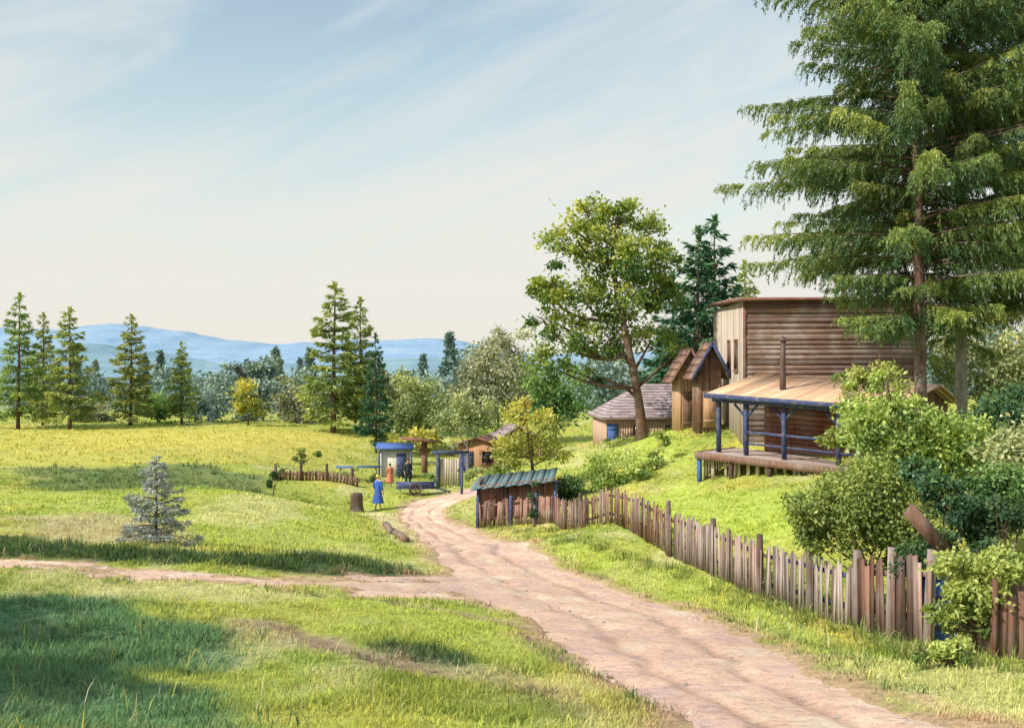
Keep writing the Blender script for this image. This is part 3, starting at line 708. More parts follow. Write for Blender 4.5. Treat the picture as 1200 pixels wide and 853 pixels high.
# yellow young tree by the shed
leafy('yellow_tree', 'small tree with yellow leaves behind the teal roofed shed', 'tree', ground(622, 48), plobes([(612,490,22),(640,500,24),(615,470,14),(598,520,20),(650,530,22),(625,530,24),(590,545,14)], 48, .8, 1, 6), 'leaf_yellow', .15, 4200, 8,
      trunk=[ground(622, 48), W(625,560,48), W(620,520,48), W(617,490,48)], tr=.09, clump=.45)
leafy('yellow_tree', 'little golden tree in front of the dark round tree', 'tree', ground(291, 92), plobes([(290,462,14),(283,475,10),(298,478,10)], 92, .6, 1, 2), 'leaf_yellow', .3, 1600, 9, tr=.1, clump=.5)
leafy('round_tree', 'dark blue green round tree at the foot of the hills', 'tree', ground(297, 102), plobes([(285,430,12),(308,432,14),(295,448,22),(275,458,16),(316,460,16),(297,475,22)], 102, 1.5, 1.2, 3), 'leaf_haze', .34, 6000, 10, tr=.2, clump=.45)
mids = [(490,520,84,[(490,450,22),(475,470,22),(508,468,24),(492,490,28),(520,490,16),(465,495,16)],'leaf_sage','pale green bushy tree right of the tall spruces',5200),
        (583,500,88,[(585,385,14),(600,400,16),(570,410,18),(588,425,28),(560,440,24),(612,435,24),(585,460,34),(548,465,22),(620,465,24)],'leaf_grey','tall grey green tree left of the large leafy tree',8200),
        (648,500,80,[(640,445,22),(665,455,24),(645,475,26),(672,480,18)],'leaf_green','dark green tree under the left boughs of the large leafy tree',4200),
        (548,520,70,[(545,478,20),(568,484,18),(528,494,18),(552,492,18)],'leaf_sage','low sage green bush tree above the orange cottage',3600),
        (350,498,98,[(350,455,16),(338,470,16),(362,468,18),(350,482,20)],'leaf_grey','pale grey bush left of the tallest middle spruce',3000),
        (452,510,96,[(455,445,18),(468,465,20),(445,470,18),(458,490,22)],'leaf_grey','grey green shrub behind the thin dark spruce',3400),
        (100,500,99,[(108,478,14),(92,484,12),(120,486,12)],'leaf_grey','greyish bush between the left spruces',1800),
        (185,500,97,[(182,476,14),(196,482,12),(172,484,12)],'leaf_green','green bush between two lone spruces',1800),
        (245,500,99,[(240,470,16),(256,478,14),(228,482,14)],'leaf_haze','bluish bush right of the small narrow spruce',2000),
        (500,505,77,[(485,514,13),(505,518,12),(468,520,9)],'leaf_yellow','yellow flowering bush above the white hut',1800)]
for i, (px, py, d, L, m_, lab, n_) in enumerate(mids):
    leafy('leafy_tree' if n_ > 3300 else 'bush', lab, 'tree' if n_ > 3300 else 'bush', ground(px, d), plobes(L, d, 1.2, 1.1, 30+i), m_, .30 if d > 75 else .22, n_, 40+i, tr=.13, clump=.48, bark='bark_grey')

# far wood ----------------------------------------------------------------
g = np.random.default_rng(91); wb = MB()
n = 230
ux = np.concatenate([g.uniform(-260, 520, 150), g.uniform(520, 1400, 80)]); dd = g.uniform(120, 210, n)
for k in range(n):
    d = dd[k]; x = (ux[k]-CX)/F*d; z0 = float(bil(GZ, x, d)); hh = g.uniform(3.0, 6.2)*(1.45 if ux[k] > 520 else 1.)
    m = 620; con = g.random() < .35
    q = nrm(g.normal(0, 1, (m, 3)))*(g.random(m)**.4)[:, None]
    if con:
        tt = g.random(m)**.7; a = g.uniform(0, 6.28, m); pp = np.c_[np.cos(a)*(1-tt)*hh*.22, np.sin(a)*(1-tt)*hh*.22, tt*hh*1.25]
    else: pp = q*np.array([hh*.42, hh*.42, hh*.5])+np.array([0,0,hh*.5])
    dr = nrm(g.normal(0, 1, (m, 3))); wb.leaves(pp+np.array([x, d, z0]), dr, nrm(np.cross(dr, g.normal(0, 1, (m, 3)))), hh*.10*g.uniform(.6, 1.3, m), hh*.065, np.clip(.45+g.normal(0, .2)+.25*q[:, 2]+g.normal(0, .1, m), 0, 1))
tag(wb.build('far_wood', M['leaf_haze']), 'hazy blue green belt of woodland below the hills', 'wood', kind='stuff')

# shrubs near the house and right bank --------------------------------------
def shrub(px, d, L, mat, label, n_, seed, leaf=.12, name='bush', cat='bush', dz=.5, clump=.42, ry=1.):
    return leafy(name, label, cat, ground(px, d), plobes(L, d, dz, ry, seed), mat, leaf, n_, seed, tr=.04, clump=clump, bark='bark', twig=8)
shrub(1030, 20.2, [(985,590,34),(1020,570,42),(955,600,26),(1000,625,36),(1045,610,36),(965,635,22),(940,590,14),(1068,640,26),(1088,615,24),(1060,665,18)], 'leaf_olive', 'large olive green bush hanging over the plank fence', 18000, 61, .085)
shrub(1075, 22, [(1040,500,38),(1085,515,40),(1120,530,40),(1010,490,26),(1060,545,40),(1150,520,34),(1020,530,30),(1000,460,16),(1050,468,20),(1030,445,13),(1085,480,16)], 'leaf_lime', 'pale lime shrub at the foot of the tall spruces', 14000, 62, .10)
shrub(1110, 17.5, [(1108,575,24),(1092,555,18),(1125,598,18)], 'leaf_dark', 'dark green bush in the middle of the lime shrub', 3000, 63, .085)
shrub(1165, 17, [(1160,620,28),(1180,600,20),(1150,640,18)], 'leaf_dark', 'dark round bush near the brown compost bin', 4500, 64, .085)
shrub(1165, 18.5, [(1160,565,26),(1185,560,20),(1140,560,18)], 'leaf_green', 'dark leaved shrub above the dark round bush', 4500, 65, .085)
shrub(1080, 17.1, [(1078,660,22),(1100,640,20),(1110,700,20),(1125,725,16)], 'leaf_dark', 'dark leafy plant growing over the end of the fence', 5000, 66, .07, dz=.2)
shrub(1140, 14.6, [(1135,690,26),(1160,665,24),(1120,660,20),(1150,725,20),(1180,655,20),(1106,712,17),(1112,735,14),(1165,715,20),(1150,690,24)], 'leaf_lime', 'bright lime leafy bush before the brown compost bin', 8500, 67, .075, dz=.25)
shrub(1120, 13.6, [(1095,770,14),(1120,760,16),(1075,760,10)], 'leaf_lime', 'low lime weed bush at the foot of the fence end', 1800, 92, .06, dz=.15)
shrub(1190, 26, [(1185,480,34),(1160,500,26),(1215,490,40)], 'leaf_dark', 'dark evergreen bush right of the pale spruce trunk', 7000, 68, .12)
shrub(1180, 21, [(1190,530,36),(1215,580,44),(1235,520,40),(1200,600,34)], 'leaf_sage', 'greyish green shrub at the right edge', 7000, 69, .11)
leafy('leafy_tree', 'soft grey green tree behind the two tall spruce trunks', 'tree', ground(1150, 52), plobes([(1120,410,26),(1155,400,30),(1190,415,30),(1135,445,30),(1175,450,32),(1215,430,34)], 52, 1., 1.1, 90), 'leaf_sage', .2, 8000, 90, tr=.15, clump=.5, bark='bark_grey')
shrub(1000, 27, [(1000,480,20),(1010,450,16),(1020,510,28),(985,515,16),(1040,440,18),(1030,415,12),(1055,465,18)], 'leaf_lime', 'young lime green sapling before the verandah roof', 5200, 70, .11, 'sapling', 'sapling')
shrub(768, 47, [(768,530,12),(768,550,16),(775,515,9),(765,568,16)], 'leaf_olive', 'upright olive shrub on the garden lawn', 3600, 71, .12)
shrub(722, 46, [(715,545,22),(735,555,20),(700,560,20),(740,540,14),(720,570,20)], 'leaf_lime', 'pale spreading bush left of the upright olive shrub', 5200, 72, .13)
shrub(670, 46, [(665,575,18),(685,572,16),(700,580,14),(650,580,12)], 'leaf_dark', 'low dark bush beside the shed', 3600, 73, .11)
shrub(640, 58, [(640,560,18),(660,548,20),(680,560,16)], 'leaf_sage', 'sage coloured bush behind the yellow tree', 3000, 74, .14)
shrub(690, 58, [(745,522,10),(728,520,9),(712,524,8)], 'leaf_green', 'row of small green plants below the mauve roofed cottage', 1500, 75, .12)
shrub(626, 41.9, [(626,570,6),(627,585,7),(625,600,7)], 'leaf_dark', 'narrow dark columnar shrub against the blue posted fence', 1300, 76, .08)
shrub(320, 50, [(322,558,6),(328,552,5),(318,564,5)], 'leaf_dark', 'small dark plant at the end of the low brown fence', 700, 77, .11)
shrub(352, 60, [(352,530,5),(350,538,6),(372,530,4)], 'leaf_olive', 'tiny olive bush in the yellow field', 700, 78, .13)
shrub(575, 52, [(575,560,8),(590,556,9)], 'leaf_green', 'green bush behind the shed roof', 900, 79, .13)

# trees standing left of the view whose shadow falls across the near meadow
def side_tree(x, y, hh, rr, seed, label):
    z = float(bil(GZ0, x, y)); g = np.random.default_rng(seed)
    L = [((x+g.normal(0, rr*.4), y+g.normal(0, rr*.4), z+hh*(.45+.5*g.random())), rr*g.uniform(.45, .7)) for _ in range(8)]
    leafy('leafy_tree', label, 'tree', (x, y, z), L, 'leaf_green', .3, 7000, seed, tr=.2, clump=.5)
side_tree(-15.0, 11.2, 7.5, 2.3, 201, 'leafy tree left of the view casting shade over the meadow, farther one')
side_tree(-13.2, 7.4, 6.5, 2.0, 202, 'leafy tree left of the view casting shade over the meadow, nearer one')

# ------------------------------------------------------------------ buildings
def planks_x(m_, x0, x1, y, z0, z1, bw, g, th=.03, horiz=True, gap=.012, topf=None):
    """cladding on a face at constant y (outside toward -y)"""
    if horiz:
        z = z0
        while z < z1-.02:
            e = min(z+bw*g.uniform(.78, 1.25), z1); j = g.uniform(0, .02)
            m_.hexa([(x0, y-th-.012-j, z), (x1, y-th-.012-j, z), (x1, y, z), (x0, y, z), (x0, y-th*.55-j, e-gap), (x1, y-th*.55-j, e-gap), (x1, y, e-gap), (x0, y, e-gap)], g.uniform(.1, .9))
            z = e
    else:
        x = x0
        while x < x1-.02:
            e = min(x+bw*g.uniform(.8, 1.2), x1); zt = z1 if topf is None else None
            za, zb = (z1, z1) if topf is None else (topf(x), topf(e))
            j = g.uniform(0, .012)
            m_.hexa([(x, y-th-j, z0), (e-gap, y-th-j, z0), (e-gap, y, z0), (x, y, z0), (x, y-th-j, za), (e-gap, y-th-j, zb), (e-gap, y, zb), (x, y, za)], g.uniform(.1, .9))
            x = e
class Fr:   # local frame: transform a mesh builder's points
    def __init__(s, o, a): s.o = np.array(o, float); c, n = math.cos(a), math.sin(a); s.m = np.array([[c,-n,0],[n,c,0],[0,0,1]])
    def __call__(s, p): return np.asarray(p)@s.m.T+s.o
def xf(m_, fr, start=0):
    for i in range(start, len(m_.v)): m_.v[i] = fr(m_.v[i])
def window(parent, cx, cz, w, h, fr, g, name='window', mat='wood_brown', bars=(1, 1)):
    """window on a face at local y=0, outside toward -y"""
    f = MB(); t = .07
    for a, b_ in (((cx-w/2-t, -.09, cz-h/2-t), (cx-w/2, .02, cz+h/2+t)), ((cx+w/2, -.09, cz-h/2-t), (cx+w/2+t, .02, cz+h/2+t)),
                  ((cx-w/2, -.088, cz+h/2), (cx+w/2, .02, cz+h/2+t)), ((cx-w/2, -.088, cz-h/2-t), (cx+w/2, .02, cz-h/2))): f.box(a, b_, .4)
    for i in range(bars[0]): x = cx-w/2+w*(i+1)/(bars[0]+1); f.box((x-.02, -.07, cz-h/2), (x+.02, -.05, cz+h/2), .4)
    for i in range(bars[1]): z = cz-h/2+h*(i+1)/(bars[1]+1); f.box((cx-w/2, -.068, z-.018), (cx+w/2, -.052, z+.018), .4)
    xf(f, fr); o = f.build(name, M[mat], parent)
    p_ = MB(); p_.box((cx-w/2, -.045, cz-h/2), (cx+w/2, -.038, cz+h/2)); xf(p_, fr); p_.build('pane', M['glass'], o)
    s_ = MB(); s_.box((cx-w/2-.12, -.15, cz-h/2-t-.05), (cx+w/2+.12, .0, cz-h/2-t-.002)); xf(s_, fr); s_.build('sill', M[mat], o)
    return o
g = np.random.default_rng(5)
# main wooden house: local x along the front, y going back
hx, hy = (872-CX)/F*47, 47.
hz = float(bil(GZ0, hx+3, hy-1))-1.2
top = EYE+(CY-353)/F*47-hz; Hl, Hd = 7.3, 8.6
house = thing('wooden_house', 'tall grey brown timber house with flat top beside the big spruces', 'house', (hx, hy, hz), R(-2))
I_ = Fr((0,0,0), 0)
w_ = MB(); w_.box((.03, .03, -.5), (Hl-.03, Hd-.03, top-.05), .3); w_.build('wall', M['dark'], house)
w_ = MB(); planks_x(w_, 0, Hl, 0, 0, top, .21, g); o_ = w_.build('front_wall', M['wood_grey'], house); o_['label'] = 'shaded grey brown horizontal board wall'  # grey brown siding, kept darker than the gable: shade put into its colour
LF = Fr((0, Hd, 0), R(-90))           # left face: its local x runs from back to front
w_ = MB(); planks_x(w_, 0, Hd, 0, 0, top+.0, .24, g, .03, False); xf(w_, LF); o_ = w_.build('side_wall', M['wood_pale'], house); o_['label'] = 'pale sunlit gable end of upright boards'  # paler siding, sunlight on this side put into its colour
for x0, y0 in ((-.045, -.06), (Hl-.1, -.06), (-.05, Hd-.1)):
    w_ = MB(); w_.box((x0, y0, 0), (x0+.14, y0+.14, top+.01), .3); w_.build('corner_board', M['wood_brown'], house)
w_ = MB(); w_.hexa([(-.35,-.4,top+.02),(Hl+.3,-.4,top+.02),(Hl+.3,Hd+.3,top+.22),(-.35,Hd+.3,top+.22),(-.35,-.4,top+.14),(Hl+.3,-.4,top+.14),(Hl+.3,Hd+.3,top+.34),(-.35,Hd+.3,top+.34)], .5)
w_.build('roof', M['roof_brown'], house)
for px in (852.5, 862.5):
    yy = hx/((px-CX)/F)-hy            # distance back along the side wall
    window(house, Hd-yy, EYE+(CY-416)/F*(hy+yy)-hz, .75, 1.25, Fr(LF(np.array([0,0,0])), R(-90)), g, bars=(1, 1))

# verandah annex
A0 = np.array([7.2, 43.0, EYE+(CY-530)/F*43]); AF = Fr((0,0,0), R(-40))
annex = thing('verandah', 'open verandah with tan board roof and blue posts in front of the timber house', 'verandah', A0)
sag = lambda u: -.05*u
def AB(m_, a, b_, tone=.5):   # box in annex frame following the slope of the site
    (u0,v0,w0), (u1,v1,w1) = a, b_
    p = np.array([[u0,v0,w0+sag(u0)],[u1,v0,w0+sag(u1)],[u1,v1,w0+sag(u1)],[u0,v1,w0+sag(u0)],[u0,v0,w1+sag(u0)],[u1,v0,w1+sag(u1)],[u1,v1,w1+sag(u1)],[u0,v1,w1+sag(u0)]], float)
    m_.hexa(AF(p), tone)
m_ = MB(); v = 0.
while v < 3.2: AB(m_, (0, v, -.05), (7.4, v+.17, -.002-g.uniform(0, .008)), g.uniform(.2, .9)); v += .18
m_.build('deck', M['wood_mauve'], annex)
m_ = MB(); AB(m_, (-.03,-.05,-.24), (7.4,-.003,.03)); AB(m_, (-.05,0,-.24), (-.003,3.2,.03)); m_.build('deck_rim', M['wood_brown'], annex)
def gz_at(u, v): q = AF(np.array([[u, v, 0.]]))[0]+A0; return float(bil(GZ0, q[0], q[1]))-A0[2]
for u, mt_ in ((.1,'paint_bright_blue'),(1.5,'wood_post'),(3.1,'wood_post'),(4.7,'wood_post'),(6.4,'wood_post')):
    m_ = MB(); gb = gz_at(u, .1)-.2
    p = np.array([[u-.07,.03,gb],[u+.07,.03,gb],[u+.07,.17,gb],[u-.07,.17,gb],[u-.07,.03,-.05+sag(u)],[u+.07,.03,-.05+sag(u)],[u+.07,.17,-.05+sag(u)],[u-.07,.17,-.05+sag(u)]])
    m_.hexa(AF(p)); m_.build('stilt', M[mt_], annex)
u = .3
while u < 7.2:
    if g.random() < .8:
        gb = gz_at(u, .35)+g.uniform(-.1, .1); ww = g.uniform(.1, .16); m_ = MB()
        p = np.array([[u,.34,gb],[u+ww,.34,gb],[u+ww,.37,gb],[u,.37,gb],[u,.34,-.06+sag(u)],[u+ww,.34,-.06+sag(u)],[u+ww,.37,-.06+sag(u)],[u,.37,-.06+sag(u)]])
        m_.hexa(AF(p), g.uniform(.3, 1)); m_.build('skirting_board', M['wood_pale'], annex)
    u += .19
v = .4
while v < 3:
    gb = gz_at(.15, v)+g.uniform(-.1, .1); m_ = MB()
    p = np.array([[.1,v,gb],[.13,v,gb],[.13,v+.14,gb],[.1,v+.14,gb],[.1,v,-.06],[.13,v,-.06],[.13,v+.14,-.06],[.1,v+.14,-.06]]); m_.hexa(AF(p), g.uniform(.3, 1)); m_.build('skirting_board', M['wood_pale'], annex); v += .2
roofw = lambda v: 2.27+(v-.6)*.17 if v < 5 else 3.018-(v-5)*.3
for u in (.45, 1.65, 3.25, 5.4, 7.1):
    m_ = MB(); AB(m_, (u-.075,.92,0), (u+.075,1.07,roofw(1.)-.02)); m_.build('post', M['paint_blue'], annex)
m_ = MB(); AB(m_, (.2,.9,1.98), (7.4,1.09,2.16)); m_.build('beam', M['paint_blue'], annex)
for u in (1.65, 3.25, 5.4):
    for sg in (-1, 1):
        m_ = MB(); p = AF(np.array([[u, .995, 1.45+sag(u)], [u+sg*.5, .995, 1.97+sag(u)]])); m_.bar(p[0], p[1], .06, .08); m_.build('brace', M['paint_blue'], annex)
m_ = MB(); AB(m_, (1.72,.95,.86), (7.0,1.03,.95)); AB(m_, (1.72,.96,.42), (7.0,1.02,.49)); m_.build('railing', M['paint_blue'], annex)
m_ = MB(); w0 = 0.
while w0 < 2.45: AB(m_, (1.3,3.2-g.uniform(0, .02),w0), (7.2,3.4,w0+.185), g.uniform(.1, .9)); w0 += .2
v = 3.42
m_.build('wall', M['wood_rust'], annex)
m_ = MB(); v = 3.42
while v < 6.4: AB(m_, (1.3, v, -.9), (1.42, v+.19, roofw(v+.1)-.06), g.uniform(.1, .9)); v += .2
o_ = m_.build('side_wall', M['wood_pale'], annex)
m_ = MB(); v = 3.42
while v < 7.3: AB(m_, (7.08, v, -1.2), (7.2, v+.19, roofw(v+.1)-.06), g.uniform(.1, .9)); v += .2
m_.build('side_wall', M['wood_brown'], annex)
m_ = MB(); u = .1
while u < 7.6:
    bw = g.uniform(.2, .27); j = g.uniform(0, .02)
    for (va, vb) in ((.55+g.uniform(-.04, .04), 5.), (5., 7.6)):
        wa, wb_ = roofw(va), roofw(vb)
        p = np.array([[u,va,wa+sag(u)],[u+bw-.01,va,wa+sag(u+bw)],[u+bw-.01,vb,wb_+sag(u+bw)],[u,vb,wb_+sag(u)]]); q = p+np.array([0,0,.035+j])
        m_.hexa(AF(np.vstack([p, q])), g.uniform(.2, 1))
    u += bw
o_ = m_.build('roof', M['roof_tan'], annex)
m_ = MB(); AB(m_, (.06,.5,2.13), (7.65,.54,2.32)); m_.build('fascia', M['paint_blue'], annex)
m_ = MB(); q0 = AF(np.array([[2.6,2.2,roofw(2.2)+sag(2.6)]]))[0]
m_.tube(np.array([q0+(0,0,-.15), q0+(0,0,.6), q0+(0,0,1.2), q0+(0.02,0,1.95)]), [.13,.12,.105,.10], 14)
m_.build('chimney', M['iron'], annex)
m_ = MB(); m_.lathe([(.10,1.93),(.17,1.96),(.17,2.0),(.03,2.14),(.0,2.15)], 14, q0); m_.build('chimney_cap', M['iron'], annex)

def gable_shed(name, label, cat, loc, rz, w, d, h, rise, over, wallm, roofm, door=None, doorm=None, winm=None, group=None, barge=None, front_over=.35, hip=False, roofdrop=.0, bw=.14):
    t = thing(name, label, cat, loc, rz, group); g = np.random.default_rng(int(abs(loc[0]*100))+3)
    m_ = MB(); topf = (lambda x: h+rise*(1-abs(x)/(w/2))) if not hip else None
    def fpl(mm, fr, x0, x1, topf_):
        k = len(mm.v)
        x = x0
        while x < x1-.01:
            e = min(x+bw*g.uniform(.85, 1.15), x1)
            if x < 0 < e-.02: e = 0.
            za, zb = (topf_(x), topf_(e)) if topf_ else (h, h); j = g.uniform(0, .012)
            mm.hexa([(x,-.03-j,-.4),(e-.01,-.03-j,-.4),(e-.01,.02,-.4),(x,.02,-.4),(x,-.03-j,za),(e-.01,-.03-j,zb),(e-.01,.02,zb),(x,.02,za)], g.uniform(.1, .9)); x = e
        xf(mm, fr, k)
    fpl(m_, Fr((0,-d/2,0), 0), -w/2, w/2, topf); fpl(m_, Fr((0,d/2,0), R(180)), -w/2, w/2, topf)
    fpl(m_, Fr((-w/2+.022,0,0), R(-90)), -d/2+.03, d/2-.03, None); fpl(m_, Fr((w/2-.022,0,0), R(90)), -d/2+.03, d/2-.03, None)
    m_.box((-w/2+.05,-d/2+.03,-.3), (w/2-.05,d/2-.03,h-.02), .2)
    m_.build('wall', M[wallm], t)
    r_ = MB(); th = .05
    if not hip:
        for sg in (-1, 1):
            n_ = max(int((w/2+over)/.18), 4); y0, y1 = -d/2-front_over, d/2+front_over*.6
            sl = rise/(w/2)
            for k in range(n_):     # overlapping courses of boards
                xa = (w/2+over)*(1-k/n_); xb = (w/2+over)*(1-(k+1)/n_)
                za = h+rise-sl*xa+.02+th; zb = h+rise-sl*xb+.02
                P = [(sg*xa,y0,za),(sg*xb,y0,zb+th*.3),(sg*xb,y1,zb+th*.3),(sg*xa,y1,za),(sg*xa,y0,za+.03),(sg*xb,y0,zb+.03+th*.3),(sg*xb,y1,zb+.03+th*.3),(sg*xa,y1,za+.03)]
                if sg > 0: P = [P[i] for i in (1,0,3,2,5,4,7,6)]
                r_.hexa(P, g.uniform(.2, .9))
        ro = r_.build('roof', M[roofm], t)
        b_ = MB()
        for sg in (-1, 1):
            a = np.array([0,-d/2-front_over-.02,h+rise+.03]); c = np.array([sg*(w/2+over),-d/2-front_over-.02,h+rise-rise/(w/2)*(w/2+over)+.03])
            b_.bar(a, c, .03, .14)
        b_.build('bargeboard', M[barge or roofm], t)
    else:
        n_ = 12; X, Y = w/2+over, d/2+over; rl = max(w-d, .2)/2*1.0
        for k in range(n_):
            t0, t1 = k/n_, (k+1)/n_
            def ring(tt, dz): x = X+(rl-X)*tt; y = Y*(1-tt); z = h+rise*tt+dz-roofdrop; return np.array([(-x,-y,z),(x,-y,z),(x,y,z),(-x,y,z)])
            a, c = ring(t0, .05), ring(t1, .02)
            for q in range(4):
                i, j = q, (q+1) % 4
                ns = 10
                for s_ in range(ns):
                    f0, f1 = s_/ns, (s_+1)/ns
                    r_.add([a[i]*(1-f0)+a[j]*f0, a[i]*(1-f1)+a[j]*f1, c[i]*(1-f1)+c[j]*f1, c[i]*(1-f0)+c[j]*f0], [[0,1,2,3]], g.uniform(.2, .9))
        r_.box((-X+.02,-Y+.02,h-.06), (X-.02,Y-.02,h+.03), .2)
        r_.build('roof', M[roofm], t)
    if door:
        x, dw, dh = door; m_ = MB(); m_.box((x-dw/2,-d/2-.075,0), (x+dw/2,-d/2-.05,dh), .5)
        for zz in (.25, dh-.3): m_.box((x-dw/2+.03,-d/2-.1,zz), (x+dw/2-.03,-d/2-.076,zz+.1), .3)
        o = m_.build('door', M[doorm], t)
        m_ = MB(); m_.box((x+dw/2-.12,-d/2-.13,dh*.5), (x+dw/2-.07,-d/2-.076,dh*.5+.1)); m_.build('handle', M['iron'], o)
    return t
# two outhouses
p = ground(803, 53); p[2] = EYE+(CY-502)/F*53
gable_shed('outhouse', 'narrow tan wooden outhouse with steep brown roof, farther left one', 'outhouse', p, R(8), 1.0, 1.1, 2.95, .85, .48, 'wood_tan', 'wood_brown', (0, .6, 1.8), 'wood_brown', group='outhouses beside the timber house', front_over=.4)
p = ground(828, 51); p[2] = EYE+(CY-500)/F*51
gable_shed('outhouse', 'wooden outhouse with blue edged steep gable next to the timber house', 'outhouse', p, R(6), 1.05, 1.1, 2.9, .95, .42, 'wood_brown', 'wood_brown', (0, .65, 1.7), 'wood_tan', group='outhouses beside the timber house', barge='paint_blue', front_over=.4)
# cottage with hipped roof
p = ground(752, 61); p[2] = EYE+(CY-522)/F*61
ct = gable_shed('cottage', 'low cottage with hipped mauve shingle roof and bright blue door', 'cottage', p+np.array([.9,0,0]), R(4), 6.6, 4.6, 1.65, 1.75, .3, 'plaster_pink', 'roof_mauve', (-2.9, .55, 1.35), 'paint_bright_blue', hip=True)
window(ct, -1.5, .95, .6, .6, Fr((0,-2.335,0), 0), g, mat='wood_brown')
window(ct, .2, .95, .6, .6, Fr((0,-2.335,0), 0), g, mat='wood_brown')
# little orange cottage down the lane
p = ground(566, 75)
oc = gable_shed('cottage', 'small orange plastered cottage with flat brown roof down the lane', 'cottage', (p[0], p[1], EYE+(CY-556)/F*75), R(-12), 2.7, 2.6, 2.2, .38, .3, 'plaster_orange', 'roof_brown', (-.7, .7, 1.7), 'paint_blue', front_over=.3)
window(oc, .6, 1.3, .6, .7, Fr((0,-1.335,0), 0), g)
# shed with teal roof beside the lane
p = ground(606, 44.5); sh = thing('shed', 'low brown plank shed with sloping teal roof beside the lane', 'shed', p, R(-6))
sw_, sd_, hA, hB = 3.15, 2.2, 1.22, 1.12
m_ = MB()
planks_x(m_, -sw_/2, sw_/2, 0, -.5, hA, .15, g, .03, False, topf=lambda x: hA+.06+.34*(x+sw_/2)/sw_)
k = len(m_.v); planks_x(m_, -sd_+.03, -.03, 0, -.5, hA+.2, .17, g, .03, False); xf(m_, Fr((-sw_/2+.03,0,0), R(-90)), k)
k = len(m_.v); planks_x(m_, .03, sd_-.03, 0, -.5, hA+.2, .17, g, .03, False); xf(m_, Fr((sw_/2-.03,0,0), R(90)), k)
m_.box((-sw_/2+.05,.05,-.4), (sw_/2-.05,sd_,hA-.05), .2)
m_.build('wall', M['wood_rust'], sh)
for x in (-sw_/2, -.45, .6, sw_/2):
    m_ = MB(); m_.box((x-.06,-.13,-.5), (x+.06,-.035,hA-.02+.34*(x+sw_/2)/sw_)); m_.build('corner_post', M['paint_blue'] if abs(x) > .7 else M['wood_post'], sh)
m_ = MB(); x = -sw_/2-.3; i = 0
while x < sw_/2-.1:
    e = x+.24; up_ = .035 if i % 2 else 0.
    ra = lambda xx: hA-.02+.36*(xx+sw_/2)/sw_
    P = np.array([(x,-.42,ra(x)-.06+up_),(e+.02,-.42,ra(e)-.06+up_),(e+.02,sd_+.2,ra(e)+.20+up_),(x,sd_+.2,ra(x)+.20+up_)])
    m_.hexa(np.vstack([P, P+(0,0,.03)]), g.uniform(.3, .8)); x = e; i += 1
m_.build('roof', M['roof_teal'], sh)
# white hut with blue flat roof
p = ground(463, 68); wh = thing('hut', 'small white hut with blue flat roof at the end of the lane', 'hut', p, R(5))
m_ = MB(); m_.box((-.9,-.7,-.3), (.9,.7,1.75)); m_.build('wall', M['paint_white'], wh)
m_ = MB(); m_.hexa([(-1.15,-.95,1.76),(1.15,-.95,1.70),(1.15,.9,1.86),(-1.15,.9,1.92),(-1.15,-.95,1.90),(1.15,-.95,1.84),(1.15,.9,2.0),(-1.15,.9,2.06)]); m_.build('roof', M['paint_bright_blue'], wh)
for x in (-.95, 1.0):
    m_ = MB(); m_.box((x-.06,-.9,-.3), (x+.06,-.78,1.69)); m_.build('post', M['paint_blue'], wh)
m_ = MB(); m_.box((.1,-.74,0), (.7,-.705,1.5)); o = m_.build('door', M['paint_blue'], wh)
m_ = MB(); m_.box((.15,-.78,.7), (.2,-.741,.8)); m_.build('handle', M['iron'], o)
# brown open shelter
p = ground(492, 72); st_ = thing('shelter', 'brown single post shelter with sloping plank roof beside the white hut', 'shelter', p)
m_ = MB(); m_.box((.1,-.12,-.3), (.5,.12,2.0)); m_.build('post', M['wood_rust'], st_)
m_ = MB(); m_.hexa([(-1.2,-.7,2.22),(1.0,-.7,1.98),(1.0,.7,1.98),(-1.2,.7,2.22),(-1.2,-.7,2.34),(1.0,-.7,2.1),(1.0,.7,2.1),(-1.2,.7,2.34)]); m_.build('roof', M['wood_rust'], st_)
for x in (-.5,): 
    m_ = MB(); m_.bar((.12,0,1.4), (x,0,2.12), .07, .07); m_.build('brace', M['wood_rust'], st_)
# garden gateway with blue posts
p = ground(527, 58); gw = thing('gateway', 'pale board garden gate hung between dark blue posts', 'gate', p, R(10))
for x in (-.62, .62):
    m_ = MB(); m_.box((x-.09,-.09,-.3), (x+.09,.09,1.75)); m_.build('post', M['paint_blue'], gw)
m_ = MB(); m_.box((-.95,-.07,1.76), (1.0,.07,1.92)); m_.build('lintel', M['paint_blue'], gw)
m_ = MB()
for k in range(8): x = -.52+k*.13; m_.box((x,-.02,.08), (x+.12,.02,1.5+.04*math.sin(k)), g.uniform(.3, .9))
m_.box((-.52,.021,.35), (.52,.05,.45)); m_.box((-.52,.021,1.15), (.52,.05,1.25)); o = m_.build('gate_panel', M['wood_pale'], gw)
m_ = MB(); m_.box((.4,-.06,.85), (.46,-.021,.95)); m_.build('latch', M['iron'], o)
p = ground(541, 54); m_ = MB(); m_.tube([(0,0,-.3),(.01,0,.5),(0.02,0,1.35)], [.07,.065,.06], 10); tag(m_.build('post', M['paint_blue'], off=(0,0,0)), 'lone leaning dark blue post right of the garden gate', 'post'); bpy.data.objects['post' if False else m_ and [o.name for o in col.objects if o.get('category') == 'post'][0]].location = p

